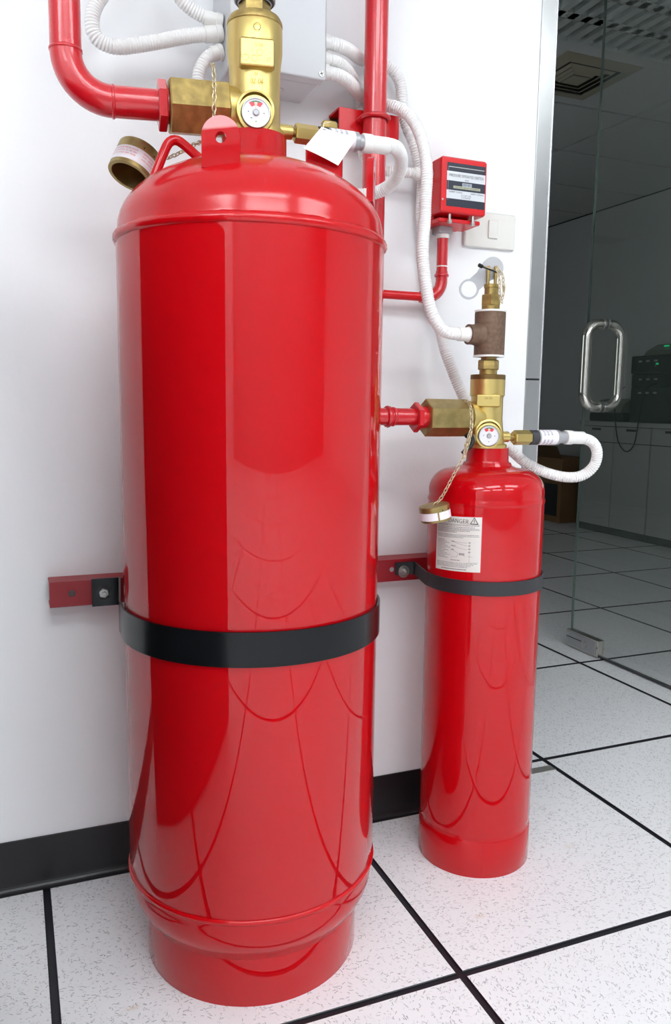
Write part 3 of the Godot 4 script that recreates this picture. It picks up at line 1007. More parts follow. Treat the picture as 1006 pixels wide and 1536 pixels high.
func build_big_cylinder() -> void:
	var t := thing("gas_cylinder", "large glossy red gas cylinder with brass valve, tallest one against the wall", "gas cylinder", BIG)
	var at := Transform3D(Basis.IDENTITY, BIG)
	var g := Geo.new()
	var p := [Vector2(0.0, 0.06), Vector2(0.165, 0.068), Vector2(0.1735, 0.0775), Vector2(0.176, 0.0825)]
	for k in 8:                                               # bottom dome up to the seam
		var a := -PI * 0.30 + PI * 0.30 * k / 7.0
		p.append(Vector2(0.1585 + 0.0395 * cos(a), 0.140 + 0.061 * sin(a)))
	p.append_array([Vector2(0.1985, 0.152), Vector2(0.2, 0.156), Vector2(0.2, 1.126)])
	g.lathe(at, p, 128)
	var d := [Vector2(0.2, 1.126), Vector2(0.1985, 1.140)]
	for k in 17:
		var a := PI * 0.5 * k / 16.0
		d.append(Vector2(0.1975 * cos(a), 1.143 + 0.107 * sin(a)))
	part("body", g, M.red, t)
	var dg := Geo.new()
	dg.lathe(at, d, 128)
	part("dome", dg, M.red_dome, t)
	for w in [[1.128, 0.0052, 0.0024, 31], [0.1545, 0.0030, 0.0012, 32]]:
		var q := Geo.new()
		var pr := [Vector2(0.1985, w[0] - w[1] * 1.9)]
		for k in 7:
			var a := -PI * 0.5 + PI * k / 6.0
			pr.append(Vector2(0.2 + w[1] * 0.8 * cos(a), w[0] + w[1] * 1.3 * sin(a)))
		pr.append(Vector2(0.1965, w[0] + w[1] * 2.2))
		q.lathe(at, pr, 160, w[2], w[3])
		part("weld_seam", q, M.red_dome, t)
	var c := Geo.new()
	c.lathe(at, [Vector2(0.160, 0.0), Vector2(0.172, 0.0), Vector2(0.173, 0.002), Vector2(0.173, 0.078), Vector2(0.160, 0.078), Vector2(0.160, 0.0)], 96)
	part("base_collar", c, M.red, t)
	var n := Geo.new()
	n.lathe(Transform3D(Basis.IDENTITY, Vector3(-0.8755, 0, BIG.z)), [Vector2(0.060, 1.236), Vector2(0.0515, 1.248), Vector2(0.0490, 1.254), Vector2(0.0485, 1.283), Vector2(0.0475, 1.2855), Vector2(0.02, 1.2855)], 48)
	part("neck", n, M.red, t)
	# lifting lug with an eye, facing the room
	var lug := Geo.new()
	lug.plate(Transform3D(Basis(Vector3.UP, -0.33), Vector3(-0.9605, 1.234, 0.520)), arch(0.0248, 0.027, 0.038), 0.0072, 0.012)
	part("lifting_lug", lug, M.red, t)
	# the same kind of lug on the far side, seen edge-on
	var l2 := Geo.new()
	l2.plate(Transform3D(Basis(Vector3.UP, PI * 0.5 - 0.50), Vector3(-0.7095, 1.236, 0.440)), arch(0.021, 0.026, 0.042), 0.0065, 0.010)
	part("lifting_lug", l2, M.red, t)
	# thick block lug under the paper tag
	var l3 := Geo.new()
	l3.box(Transform3D(Basis(Vector3.UP, -0.32), Vector3(-0.779, 1.245, 0.418)), Vector3(-0.0265, -0.04, -0.016), Vector3(0.0285, 0.030, 0.016), 0.002)
	part("block_lug", l3, M.red, t)
	# bent rod handle
	var h := Geo.new()
	h.tube(soften(curve([Vector3(-1.030, 1.200, 0.40), Vector3(-1.016, 1.236, 0.40), Vector3(-1.006, 1.257, 0.40), Vector3(-0.996, 1.262, 0.40), Vector3(-0.985, 1.257, 0.40), Vector3(-0.945, 1.228, 0.40)], 0.004), 2), 0.0068, 16)
	part("rod_handle", h, M.red, t)
	# valve
	var ax := Vector3(-0.8745, 0, 0.3815)
	var va := Transform3D(Basis.IDENTITY, ax)
	var v := Geo.new()
	v.lathe(va, [Vector2(0.02, 1.286), Vector2(0.0435, 1.286), Vector2(0.0435, 1.293), Vector2(0.040, 1.297), Vector2(0.0375, 1.302), Vector2(0.0375, 1.372), Vector2(0.0385, 1.385), Vector2(0.0402, 1.399), Vector2(0.0407, 1.404), Vector2(0.0407, 1.436), Vector2(0.0398, 1.438)], 64)
	var valve := part("valve", v, M.brass, t, "cast brass valve body")
	var cap := Geo.new()
	cap.lathe(va, [Vector2(0.0398, 1.438), Vector2(0.0408, 1.439), Vector2(0.0408, 1.443), Vector2(0.037, 1.450), Vector2(0.012, 1.450)], 48)
	part("top_ring", cap, M.brass_dull, valve)
	var hx := Geo.new()
	hx.prism(va, [Vector2(0.0215, 1.449), Vector2(0.0235, 1.451), Vector2(0.0235, 1.470), Vector2(0.0, 1.470)], 6, 0.2)
	part("top_hexagon", hx, M.brass_dull, valve)
	var kn := Geo.new()
	kn.lathe(va, [Vector2(0.014, 1.4705), Vector2(0.027, 1.4705), Vector2(0.0295, 1.474), Vector2(0.030, 1.478), Vector2(0.030, 1.53), Vector2(0.0, 1.53)], 48)
	part("top_knob", kn, M.dark, valve)
	var kr := Geo.new()
	kr.lathe(va, [Vector2(0.0235, 1.4695), Vector2(0.0300, 1.4735), Vector2(0.0304, 1.4765), Vector2(0.0300, 1.4780)], 48)
	part("knob_rim", kr, M.galv, valve)
	# raised plate with stamped marks
	var face := Transform3D(Basis(Vector3.UP, -0.20), ax + Vector3(-0.0075, 0, 0.0375))
	var pl := Geo.new()
	pl.box(face, Vector3(-0.0255, 1.368, -0.020), Vector3(0.0255, 1.408, 0.0075), 0.004)
	part("maker_plate", pl, M.brass, valve)
	var sx := Geo.new()
	sx.text("3-06", face * Transform3D(Basis.IDENTITY.scaled(Vector3(1, 1, 0.005)), Vector3(0.002, 1.395, 0.0077)), 0.0048)
	sx.text("IT", face * Transform3D(Basis.IDENTITY.scaled(Vector3(1, 1, 0.005)), Vector3(0.0165, 1.376, 0.0077)), 0.0050)
	for q in [[-0.017, 1.379], [-0.004, 1.379], [0.003, 1.387]]:
		sx.torus(face * Transform3D(Basis(Vector3.RIGHT, PI / 2), Vector3(q[0], q[1], 0.0076)), 0.0042, 0.00025, 20, 4)
	var f2 := Transform3D(Basis(Vector3.UP, -0.20), ax + Vector3(-0.0065, 0, 0.0315))
	sx.text("02-04", f2 * Transform3D(Basis.IDENTITY.scaled(Vector3(1, 1, 0.005)), Vector3(0.0, 1.348, 0.0072)), 0.0062, 0.019)
	sx.text("U", f2 * Transform3D(Basis.IDENTITY.scaled(Vector3(1, 1, 0.005)), Vector3(-0.001, 1.359, 0.0072)), 0.0048)
	sx.torus(Transform3D(Basis(Vector3.UP, -0.20) * Basis(Vector3.RIGHT, PI / 2), ax + Vector3(-0.0085, 1.423, 0.0415)), 0.005, 0.0004, 20, 4)
	part("stamped_marks", sx, M.stamp, valve)
	# outlet boss on the left
	var o := Geo.new()
	o.lathe(along(Vector3(-1, 0, -0.12), ax + Vector3(-0.010, 1.319, 0)), [Vector2(0.030, 0.0), Vector2(0.0335, 0.018), Vector2(0.0340, 0.028), Vector2(0.0350, 0.037), Vector2(0.020, 0.037)], 40)
	part("outlet_boss", o, M.brass, valve)
	gauge(valve, ax + Vector3(-0.0075, 1.305, 0.024), Vector3(-0.20, -0.02, 1), 0.0205, M.dial_a, 0.026)
	var pt := Geo.new()
	cyl(pt, ax + Vector3(0.030, 1.2985, 0.004), ax + Vector3(0.0565, 1.2995, 0.004), 0.0105)
	part("side_port", pt, M.brass, valve)

func arch(w: float, top: float, bottom: float) -> PackedVector2Array:      # lug outline about its eye
	var o := PackedVector2Array()
	for k in 13:
		var a := PI * k / 12.0
		o.append(Vector2(cos(a) * w, (top - w) + sin(a) * w))
	for k in 5: o.append(Vector2(-w, lerp(top - w, -bottom, (k + 1) / 6.0)))
	for k in 7: o.append(Vector2(lerp(-w, w, k / 6.0), -bottom))
	for k in 5: o.append(Vector2(w, lerp(-bottom, top - w, (k + 1) / 6.0)))
	return o

func gauge(valve: Node3D, at: Vector3, dir: Vector3, r: float, dial: Material, deep: float) -> void:
	var xf := along(dir, at)
	var b := Geo.new()                                        # hooded boss
	b.lathe(xf, [Vector2(r * 1.24, -0.02), Vector2(r * 1.28, deep * 0.55), Vector2(r * 1.22, deep * 0.78), Vector2(r * 1.06, deep * 0.80), Vector2(r * 1.03, deep * 0.5)], 48)
	part("gauge_boss", b, M.brass, valve)
	var hd := Geo.new()                                       # brow over the dial
	var up2 := (Vector3.UP - xf.basis.y * xf.basis.y.y).normalized()
	hd.lathe(along(dir, at + up2 * r * 0.27), [Vector2(r * 1.36, -0.02), Vector2(r * 1.38, deep * 0.60), Vector2(r * 1.32, deep * 0.76), Vector2(r * 1.16, deep * 0.80), Vector2(r * 1.10, deep * 0.45), Vector2(0.0, deep * 0.40)], 48)
	part("gauge_brow", hd, M.brass, valve)
	var c := Geo.new()
	c.lathe(xf, [Vector2(r * 1.02, 0.0), Vector2(r * 1.02, deep * 0.96), Vector2(r * 0.98, deep), Vector2(r * 0.93, deep), Vector2(r * 0.92, deep * 0.94)], 48)
	part("gauge_case", c, M.zinc, valve)
	var f := Geo.new()
	var rr := r * 0.94
	var upv := (Vector3.UP - xf.basis.y * xf.basis.y.y).normalized()
	var rt := upv.cross(xf.basis.y).normalized()
	var ce: Vector3 = xf * Vector3(0, deep * 0.93, 0)
	for k in 40:
		var a := TAU * k / 40; var d := TAU * (k + 1) / 40
		f.tri(ce, ce + (rt * cos(a) + upv * sin(a)) * rr, ce + (rt * cos(d) + upv * sin(d)) * rr, xf.basis.y, xf.basis.y, xf.basis.y, Vector2(0.5, 0.5), Vector2(0.5 + 0.5 * cos(a), 0.5 - 0.5 * sin(a)), Vector2(0.5 + 0.5 * cos(d), 0.5 - 0.5 * sin(d)))
	part("gauge_dial", f, dial, valve)
	var pin := Geo.new()
	cyl(pin, ce, ce + xf.basis.y * 0.0025, r * 0.2)
	part("gauge_pin", pin, M.galv, valve)

func build_small_cylinder() -> void:
	var t := thing("gas_cylinder", "small red gas cylinder with a danger label, standing nearest the doorway", "gas cylinder", SML)
	var at := Transform3D(Basis.IDENTITY, SML)
	var g := Geo.new()
	g.lathe(at, [Vector2(0.0, 0.03), Vector2(0.106, 0.06), Vector2(0.1085, 0.0735), Vector2(0.1075, 0.078), Vector2(0.1085, 0.083), Vector2(0.1098, 0.090), Vector2(0.1098, 0.712)], 96)
	var d := [Vector2(0.1098, 0.712), Vector2(0.1110, 0.7155), Vector2(0.1112, 0.719), Vector2(0.1095, 0.7225), Vector2(0.1092, 0.727)]
	for k in 11:
		var a := PI * 0.5 * k / 10.0
		d.append(Vector2(0.066 + 0.0435 * cos(a), 0.733 + 0.043 * sin(a)))
	d.append_array([Vector2(0.054, 0.7785), Vector2(0.047, 0.782), Vector2(0.0445, 0.787)])
	g.lathe(at, d, 96)
	part("body", g, M.red, t)
	var c := Geo.new()
	c.lathe(at, [Vector2(0.10, 0.0), Vector2(0.109, 0.0), Vector2(0.11, 0.0015), Vector2(0.1102, 0.070), Vector2(0.1085, 0.0735), Vector2(0.10, 0.0735), Vector2(0.10, 0.0)], 96)
	c.box(Transform3D(Basis(Vector3.UP, deg_to_rad(-23)), SML), Vector3(-0.0006, 0.004, 0.108), Vector3(0.0006, 0.066, 0.1106))
	part("base_collar", c, M.red, t)
	var n := Geo.new()
	n.lathe(at, [Vector2(0.048, 0.781), Vector2(0.0415, 0.787), Vector2(0.0400, 0.792), Vector2(0.0395, 0.8155), Vector2(0.02, 0.8155)], 48)
	part("neck", n, M.red, t)
	# danger label
	var a0 := deg_to_rad(-85.3)
	var a1 := deg_to_rad(-35.4)
	var l := Geo.new()
	l.patch(SML, 0.1098, a0, a1, 0.5905, 0.6915, 0.0006, 40, 0.004)
	var lab := part("danger_label", l, M.danger, t, "white danger label printed in black")
	var w := Geo.new()
	var am := deg_to_rad(-58.0)
	w.text("DANGER", Transform3D(Basis(Vector3.UP, am).scaled_local(Vector3(1, 1, 0.01)), SML + Vector3(sin(am), 0, cos(am)) * 0.1106 + Vector3.UP * 0.6825), 0.0072, 0.040, 0.0)
	am = deg_to_rad(-42.5)
	var tri_at := Transform3D(Basis(Vector3.UP, am), SML + Vector3(sin(am), 0, cos(am)) * 0.1107 + Vector3.UP * 0.6825)
	for k in 3:
		var p: Vector3 = [Vector3(-0.007, 0, 0), Vector3(0.007, 0, 0), Vector3(0, 0.0115, 0)][k]
		var q: Vector3 = [Vector3(0.007, 0, 0), Vector3(0, 0.0115, 0), Vector3(-0.007, 0, 0)][k]
		w.tube([tri_at * p, tri_at * q], 0.0006, 6)
	w.tube([tri_at * Vector3(0, 0.0035, 0), tri_at * Vector3(0, 0.0075, 0)], 0.0006, 6)
	w.tube([tri_at * Vector3(0, 0.0016, 0), tri_at * Vector3(0, 0.0022, 0)], 0.0006, 6)
	part("lettering", w, M.ink, lab)
	# valve
	var ax := Vector3(-0.3925, 0, 0.2881)
	var va := Transform3D(Basis.IDENTITY, ax)
	var v := Geo.new()
	v.lathe(va, [Vector2(0.02, 0.8155), Vector2(0.0395, 0.8155), Vector2(0.0395, 0.822), Vector2(0.0345, 0.824), Vector2(0.0330, 0.840), Vector2(0.0310, 0.858), Vector2(0.0298, 0.870), Vector2(0.0298, 0.908), Vector2(0.0302, 0.911), Vector2(0.0325, 0.9135), Vector2(0.0325, 0.943)], 56)
	var valve := part("valve", v, M.brass, t, "cast brass valve body")
	var cap := Geo.new()
	cap.lathe(va, [Vector2(0.0325, 0.943), Vector2(0.0325, 0.951), Vector2(0.0315, 0.952), Vector2(0.01, 0.952)], 48)
	part("top_ring", cap, M.brass_dark, valve)
	var face := Transform3D(Basis(Vector3.UP, -0.50), ax)
	var pl := Geo.new()
	pl.box(face, Vector3(-0.0225, 0.892, 0.012), Vector3(0.0225, 0.9155, 0.0335), 0.003)
	part("maker_plate", pl, M.brass, valve)
	var sx := Geo.new()
	sx.text("04-05", face * Transform3D(Basis.IDENTITY.scaled(Vector3(1, 1, 0.004)), Vector3(0.0, 0.906, 0.0336)), 0.0040, 0.014)
	part("stamped_marks", sx, M.stamp, valve)
	var o := Geo.new()
	o.lathe(along(Vector3(-1, 0, 0), ax + Vector3(-0.006, 0.871, 0)), [Vector2(0.022, 0.0), Vector2(0.0275, 0.016), Vector2(0.0315, 0.031), Vector2(0.0320, 0.038), Vector2(0.018, 0.038)], 40)
	part("outlet_boss", o, M.brass, valve)
	gauge(valve, ax + Vector3(-0.0095, 0.8385, 0.018), Vector3(-0.42, 0.03, 1), 0.0190, M.dial_b, 0.026)
	var pt := Geo.new()
	cyl(pt, ax + Vector3(0.026, 0.836, 0.008), ax + Vector3(0.044, 0.836, 0.008), 0.0105)
	part("side_port", pt, M.brass, valve)

# ------------------------------------------------------------------ rail and straps
func build_rail_and_straps() -> void:
	var t := thing("wall_rail", "dark red steel channel rail bolted across the wall behind both cylinders", "rail", Vector3(-0.68, 0.56, WALL))
	var x0 := -1.178
	var x1 := -0.20
	var zf := 0.164
	var g := Geo.new()
	var o := PackedVector2Array()
	for k in 6: o.append(Vector2(lerp(-0.037, 0.037, k / 6.0), -0.0225))
	for k in 6: o.append(Vector2(0.037, lerp(-0.0225, 0.0225, k / 6.0)))
	for k in 6: o.append(Vector2(lerp(0.037, -0.037, k / 6.0), 0.0225))
	for k in 6: o.append(Vector2(-0.037, lerp(0.0225, -0.0225, k / 6.0)))
	g.plate(Transform3D(Basis.IDENTITY, Vector3(x0 + 0.037, 0.5605, zf - 0.002)), o, 0.0062, 0.004)
	g.box(Transform3D.IDENTITY, Vector3(x0 + 0.074, 0.538, zf - 0.004), Vector3(x1, 0.583, zf))
	part("front_web", g, M.red_rail, t)
	part("flange", slab(Vector3(x0, 0.579, WALL + 0.0005), Vector3(x1, 0.583, zf + 0.0005), 0.0015), M.red_rail, t)
	part("flange", slab(Vector3(x0, 0.538, WALL + 0.0005), Vector3(x1, 0.542, zf + 0.0005), 0.0015), M.red_rail, t)
	var sl := Geo.new()
	cyl(sl, Vector3(-0.5235, 0.5625, zf - 0.001), Vector3(-0.5235, 0.5625, zf + 0.0004), 0.005)
	part("bolt_hole", sl, M.galv, t)
	# big strap
	var s := thing("strap", "wide glossy black steel strap round the large cylinder", "strap", Vector3(BIG.x, 0.56, BIG.z), "black straps holding the cylinders")
	var path := [Vector2(-1.108, zf + 0.0008), Vector2(-1.064, zf + 0.0008), Vector2(-1.060, zf + 0.003), Vector2(-1.0595, zf + 0.012), Vector2(-1.0795, 0.34)]
	for k in 49:
		var a := deg_to_rad(-96 + 192.0 * k / 48.0)
		path.append(Vector2(BIG.x + sin(a) * 0.2012, BIG.z + cos(a) * 0.2012))
	path.append_array([Vector2(-0.6975, zf + 0.012), Vector2(-0.697, zf + 0.003), Vector2(-0.693, zf + 0.0008), Vector2(-0.648, zf + 0.0008)])
	var b := Geo.new()
	b.ribbon(path, 0.5355, 0.585, 0.0035)
	part("band", b, M.strap, s)
	bolt(s, Vector3(-1.0885, 0.560, zf + 0.0045), 0.0125, 0.0085, true)
	# small strap
	var q := thing("strap", "narrow matt black strap round the small cylinder", "strap", Vector3(SML.x, 0.565, SML.z), "black straps holding the cylinders")
	var p2 := [Vector2(-0.5165, zf + 0.0008), Vector2(-0.4785, zf + 0.0008), Vector2(-0.4745, zf + 0.003), Vector2(-0.4740, zf + 0.008), Vector2(-0.4965, 0.262)]
	for k in 41:
		var a := deg_to_rad(-97 + 194.0 * k / 40.0)
		p2.append(Vector2(SML.x + sin(a) * 0.111, SML.z + cos(a) * 0.111))
	p2.append_array([Vector2(-0.300, zf + 0.008), Vector2(-0.299, zf + 0.003), Vector2(-0.295, zf + 0.0008), Vector2(-0.258, zf + 0.0008)])
	var b2 := Geo.new()
	b2.ribbon(p2, 0.5505, 0.5765, 0.0028, 0.004)
	part("band", b2, M.strap_matte, q)
	bolt(q, Vector3(-0.4985, 0.5575, zf + 0.004), 0.0125, 0.0062, false)

func bolt(parent: Node3D, at: Vector3, rw: float, rh: float, hex: bool) -> void:
	var w := Geo.new()
	cyl(w, at, at + Vector3(0, 0, 0.002), rw, 32)
	part("washer", w, M.rubber if hex else M.zinc, parent)
	var n := Geo.new()
	if hex: hexbar(n, at + Vector3(0, 0, 0.002), at + Vector3(0, 0, 0.0095), rh, 0.2, 0.001)
	else: n.lathe(along(Vector3(0, 0, 1), at + Vector3(0, 0, 0.002)), [Vector2(rh, 0), Vector2(rh * 0.9, 0.003), Vector2(rh * 0.5, 0.0055), Vector2(0, 0.006)], 24)
	part("nut", n, M.zinc, parent)
	var s := Geo.new()
	cyl(s, at + Vector3(0, 0, 0.007), at + Vector3(0, 0, 0.0145), rh * 0.45, 16)
	part("bolt_end", s, M.zinc, parent)

# ------------------------------------------------------------------ pipes
func bead(t: Node3D, at: Vector3, dir: Vector3, r: float, w: float, seed_: int) -> void:
	var g := Geo.new()
	var pr := [Vector2(r - 0.001, -w * 1.2)]
	for k in 7:
		var a := -PI * 0.5 + PI * k / 6.0
		pr.append(Vector2(r + w * 0.65 * cos(a), w * sin(a)))
	pr.append(Vector2(r - 0.001, w * 1.2))
	g.lathe(along(dir, at), pr, 48, w * 0.5, seed_)
	part("weld_bead", g, M.red_pipe, t)

func build_pipes() -> void:
	# discharge pipe of the large cylinder
	var t := thing("discharge_pipe", "thick red elbow pipe joined to the large cylinder by a brass union", "pipe", Vector3(-1.13, 1.31, 0.36))
	var A := Vector3(-0.915, 1.319, 0.3785)                      # union end at the valve
	var E := Vector3(-1.138, 1.312, 0.355)                       # where the two runs would meet
	var dx := (E - A).normalized()
	var r := 0.0212
	var R := 0.062
	var c1 := E - dx * R
	var c2 := E + Vector3.UP * R
	part("vertical_run", rod(c2, Vector3(E.x, 1.80, E.z), r, 40), M.red_pipe, t)
	var pts := []
	for k in 17:
		var a := PI * 0.5 * k / 16.0
		pts.append(E - dx * R * (1.0 - sin(a)) + Vector3.UP * R * (1.0 - cos(a)))
	var el := Geo.new()
	el.tube(pts, r + 0.0004, 40)
	part("elbow", el, M.red_pipe, t)
	bead(t, c2, Vector3.UP, r, 0.0024, 3)
	bead(t, c1, dx, r, 0.0024, 4)
	var n0 := A - dx * -0.085
	part("horizontal_run", rod(n0 + dx * 0.012, c1, r, 40), M.red_pipe, t)
	var nip := Geo.new()
	hexbar(nip, n0 + dx * 0.003, n0 + dx * 0.0155, 0.0345, 0.35, 0.0015)
	cyl(nip, n0, n0 + dx * 0.004, 0.024)
	part("hexagon_nipple", nip, M.red_pipe, t)
	var u := Geo.new()
	hexbar(u, A, n0, 0.0405, 0.82, 0.002)
	part("brass_union", u, M.brass_dull, t, "brass hexagon union")
	# riser and branch of the small cylinder
	var s := thing("riser_pipe", "vertical red pipe behind the large cylinder, branching to the small cylinder's brass union", "pipe", Vector3(-0.5915, 0.87, 0.19))
	var up := Geo.new()
	up.tube([Vector3(-0.5915, 1.80, 0.19), Vector3(-0.5915, 0.95, 0.19), Vector3(-0.600, 0.915, 0.20), Vector3(-0.625, 0.885, 0.245), Vector3(-0.640, 0.8725, 0.285)], 0.0212, 40)
	part("riser", up, M.red_pipe, s)
	var y := 0.8725
	var z := 0.2881
	part("branch_run", rod(Vector3(-0.655, y, z), Vector3(-0.543, y, z), 0.0155, 32), M.red_pipe, s)
	bead(s, Vector3(-0.6000, y, z), Vector3.RIGHT, 0.0155, 0.0055, 7)
	bead(s, Vector3(-0.5895, y, z), Vector3.RIGHT, 0.0155, 0.0030, 8)
	var n2 := Geo.new()
	hexbar(n2, Vector3(-0.5475, 0.8715, z), Vector3(-0.5375, 0.8715, z), 0.0275, 0.5236, 0.0015)
	cyl(n2, Vector3(-0.539, 0.8715, z), Vector3(-0.524, 0.8715, z), 0.0205)
	part("hexagon_nipple", n2, M.red_pipe, s)
	var u2 := Geo.new()
	hexbar(u2, Vector3(-0.5245, 0.871, z), Vector3(-0.4365, 0.871, z), 0.0345, 0.5236, 0.0015)
	part("brass_union", u2, M.brass_olive, s, "brass hexagon union")
	# bracket that clamps the riser
	var b := thing("pipe_bracket", "short red wall channel clamping the vertical red pipe", "bracket", Vector3(-0.60, 1.405, WALL))
	part("front_web", slab(Vector3(-0.653, 1.388, 0.164), Vector3(-0.531, 1.430, 0.168), 0.001), M.red_box, b)
	for q in [[-0.653, -0.605], [-0.578, -0.531]]:        # flanges notched where a hose passes
		part("flange", slab(Vector3(q[0], 1.426, WALL + 0.0005), Vector3(q[1], 1.430, 0.164)), M.red_box, b)
		part("flange", slab(Vector3(q[0], 1.388, WALL + 0.0005), Vector3(q[1], 1.392, 0.164)), M.red_box, b)
		part("inner_web", slab(Vector3(q[0] + 0.002, 1.392, WALL + 0.0005), Vector3(q[1] - 0.002, 1.426, WALL + 0.003)), M.brass_dark, b)
	part("bolt_head", slab(Vector3(-0.648, 1.400, WALL + 0.003), Vector3(-0.628, 1.418, WALL + 0.03), 0.003), M.dark, b)
	var ub := Geo.new()
	var ring := []
	for k in 25:
		var a := PI * k / 24.0
		ring.append(Vector3(-0.5915 + cos(a) * 0.0255, 1.4105, 0.190 + sin(a) * 0.0255))
	ring.push_front(Vector3(-0.566, 1.4105, 0.1685)); ring.append(Vector3(-0.617, 1.4105, 0.1685))
	ub.tube(ring, 0.0038, 12)
	part("clamp_ring", ub, M.red_pipe, b)
	# thin conduit under the pressure switch
	var c := thing("conduit_pipe", "thin red conduit bending from under the switch box to behind the large cylinder", "pipe", Vector3(-0.42, 1.11, 0.15))
	var cz := 0.153
	var cx := -0.4225
	var cy := 1.106
	part("vertical_run", rod(Vector3(cx, cy + 0.03, cz), Vector3(cx, 1.226, cz), 0.0108, 24), M.red_pipe, c)
	part("horizontal_run", rod(Vector3(cx - 0.03, cy, cz), Vector3(-0.70, cy, cz), 0.0085, 24), M.red_box, c)
	var e2 := []
	for k in 13:
		var a := PI * 0.5 * k / 12.0
		e2.append(Vector3(cx - 0.034 + 0.034 * sin(a), cy + 0.034 - 0.034 * cos(a), cz))
	e2.push_front(Vector3(cx - 0.046, cy, cz)); e2.append(Vector3(cx, cy + 0.052, cz))
	var eg := Geo.new()
	eg.tube(e2, 0.0118, 24)
	part("elbow", eg, M.red_pipe, c)
	bead(c, Vector3(cx, cy + 0.044, cz), Vector3.UP, 0.0118, 0.0035, 12)
	var wr := Geo.new()
	cyl(wr, Vector3(cx, 1.1655, cz), Vector3(cx, 1.1685, cz), 0.0114)
	part("pale_ring", wr, M.pvc, c)

# ------------------------------------------------------------------ boxes on the wall
func build_wall_boxes() -> void:
	var j := thing("junction_box", "pale grey plastic junction box with hoses on both sides", "junction box", Vector3(-0.79, 1.44, WALL))
	part("body", slab(Vector3(-0.873, 1.442, WALL + 0.0005), Vector3(-0.709, 1.72, 0.213), 0.004), M.box_grey, j)
	part("lid", slab(Vector3(-0.875, 1.440, 0.2145), Vector3(-0.706, 1.722, 0.240), 0.004), M.box_grey, j)
	var sc := Geo.new()
	cyl(sc, Vector3(-0.7155, 1.4505, 0.2395), Vector3(-0.7155, 1.4505, 0.2412), 0.0055)
	part("screw", sc, M.zinc, j)
	var cr := Geo.new()
	cr.box(Transform3D(Basis(Vector3.BACK, 0.4), Vector3(-0.7155, 1.4505, 0.2415)), Vector3(-0.0036, -0.0006, -0.0008), Vector3(0.0036, 0.0006, 0.0001))
	cr.box(Transform3D(Basis(Vector3.BACK, 0.4), Vector3(-0.7155, 1.4505, 0.2415)), Vector3(-0.0006, -0.0036, -0.0008), Vector3(0.0006, 0.0036, 0.0001))
	part("screw_slot", cr, M.dark, j)
	var ko := Geo.new()
	var arc := []
	for k in 13:
		var a := PI * k / 12.0
		arc.append(Vector3(-0.770 + cos(a) * 0.011, 1.4418, 0.165 + sin(a) * 0.011))
	ko.tube(arc, 0.0005, 6)
	part("knockout", ko, M.box_dark, j)
	# pressure operated switch
	var p := thing("pressure_switch", "red metal box with a dark banded instruction label", "switch box", Vector3(-0.41, 1.24, WALL))
	part("back_plate", slab(Vector3(-0.463, 1.268, WALL + 0.0003), Vector3(-0.452, 1.374, WALL + 0.006), 0.001), M.red_rail, p)
	part("body", slab(Vector3(-0.452, 1.2445, WALL + 0.0005), Vector3(-0.372, 1.355, 0.166), 0.002), M.red_box, p)
	part("bottom_flange", slab(Vector3(-0.456, 1.2425, 0.130), Vector3(-0.364, 1.2505, 0.196), 0.002), M.red_box, p)
	part("cover", slab(Vector3(-0.4615, 1.2565, 0.1665), Vector3(-0.3605, 1.3585, 0.210), 0.004), M.red_box, p)
	part("mounting_tab", slab(Vector3(-0.462, 1.352, 0.128), Vector3(-0.440, 1.376, 0.134), 0.001), M.galv, p)
	var f := Geo.new()
	f.quad(Vector3(-0.4495, 1.2685, 0.2104), Vector3(-0.3655, 1.2685, 0.2104), Vector3(-0.3655, 1.3475, 0.2104), Vector3(-0.4495, 1.3475, 0.2104), Vector3(0, 0, 1))
	f.box(Transform3D.IDENTITY, Vector3(-0.4495, 1.2685, 0.2098), Vector3(-0.3655, 1.3475, 0.2103))
	var lab := part("instruction_label", f, M.switch_label, p, "dark label with pale printed bands")
	var w := Geo.new()
	for q in [["PRESSURE OPERATED SWITCH", -0.4075, 1.3225, 0.0048, 0.074], ["DPDT", -0.4060, 1.3160, 0.0034, 0.009], ["10AMP 125VAC", -0.430, 1.2935, 0.0028, 0.030], ["5AMP 250VAC", -0.383, 1.2935, 0.0028, 0.030], ["1/2 HP 250", -0.4075, 1.2885, 0.0028, 0.022], ["3 PHASE", -0.4075, 1.2848, 0.0026, 0.020]]:
		w.text(q[0], Transform3D(Basis.IDENTITY.scaled(Vector3(1, 1, 0.01)), Vector3(q[1], q[2], 0.2107)), q[3], q[4])
	part("lettering", w, M.ink, lab)
	for x in [-0.437, -0.386]:
		var s := Geo.new()
		cyl(s, Vector3(x, 1.2445, 0.203), Vector3(x, 1.2565, 0.203), 0.0026, 12)
		s.lathe(Transform3D(Basis.IDENTITY, Vector3(x, 1.2425, 0.203)), [Vector2(0, -0.005), Vector2(0.0038, -0.0035), Vector2(0.005, 0), Vector2(0.0038, 0.0035), Vector2(0, 0.005)], 16)
		part("cover_screw", s, M.zinc, p)
	var cs := Geo.new()
	cyl(cs, Vector3(-0.4575, 1.2795, 0.2098), Vector3(-0.4575, 1.2795, 0.2112), 0.0018)
	part("sealing_pin", cs, M.zinc, p)
	var k := Geo.new()
	k.box(Transform3D.IDENTITY, Vector3(-0.4385, 1.2285, 0.134), Vector3(-0.4065, 1.2445, 0.166), 0.003)
	part("conduit_connector", k, M.galv, p)
	var k2 := Geo.new()
	cyl(k2, Vector3(-0.4225, 1.2205, 0.153), Vector3(-0.4225, 1.2290, 0.153), 0.0130)
	part("pale_bush", k2, M.pvc, p)
	# light switch
	var s := thing("light_switch", "white wall light switch plate with one rocker", "light switch", Vector3(-0.295, 1.22, WALL))
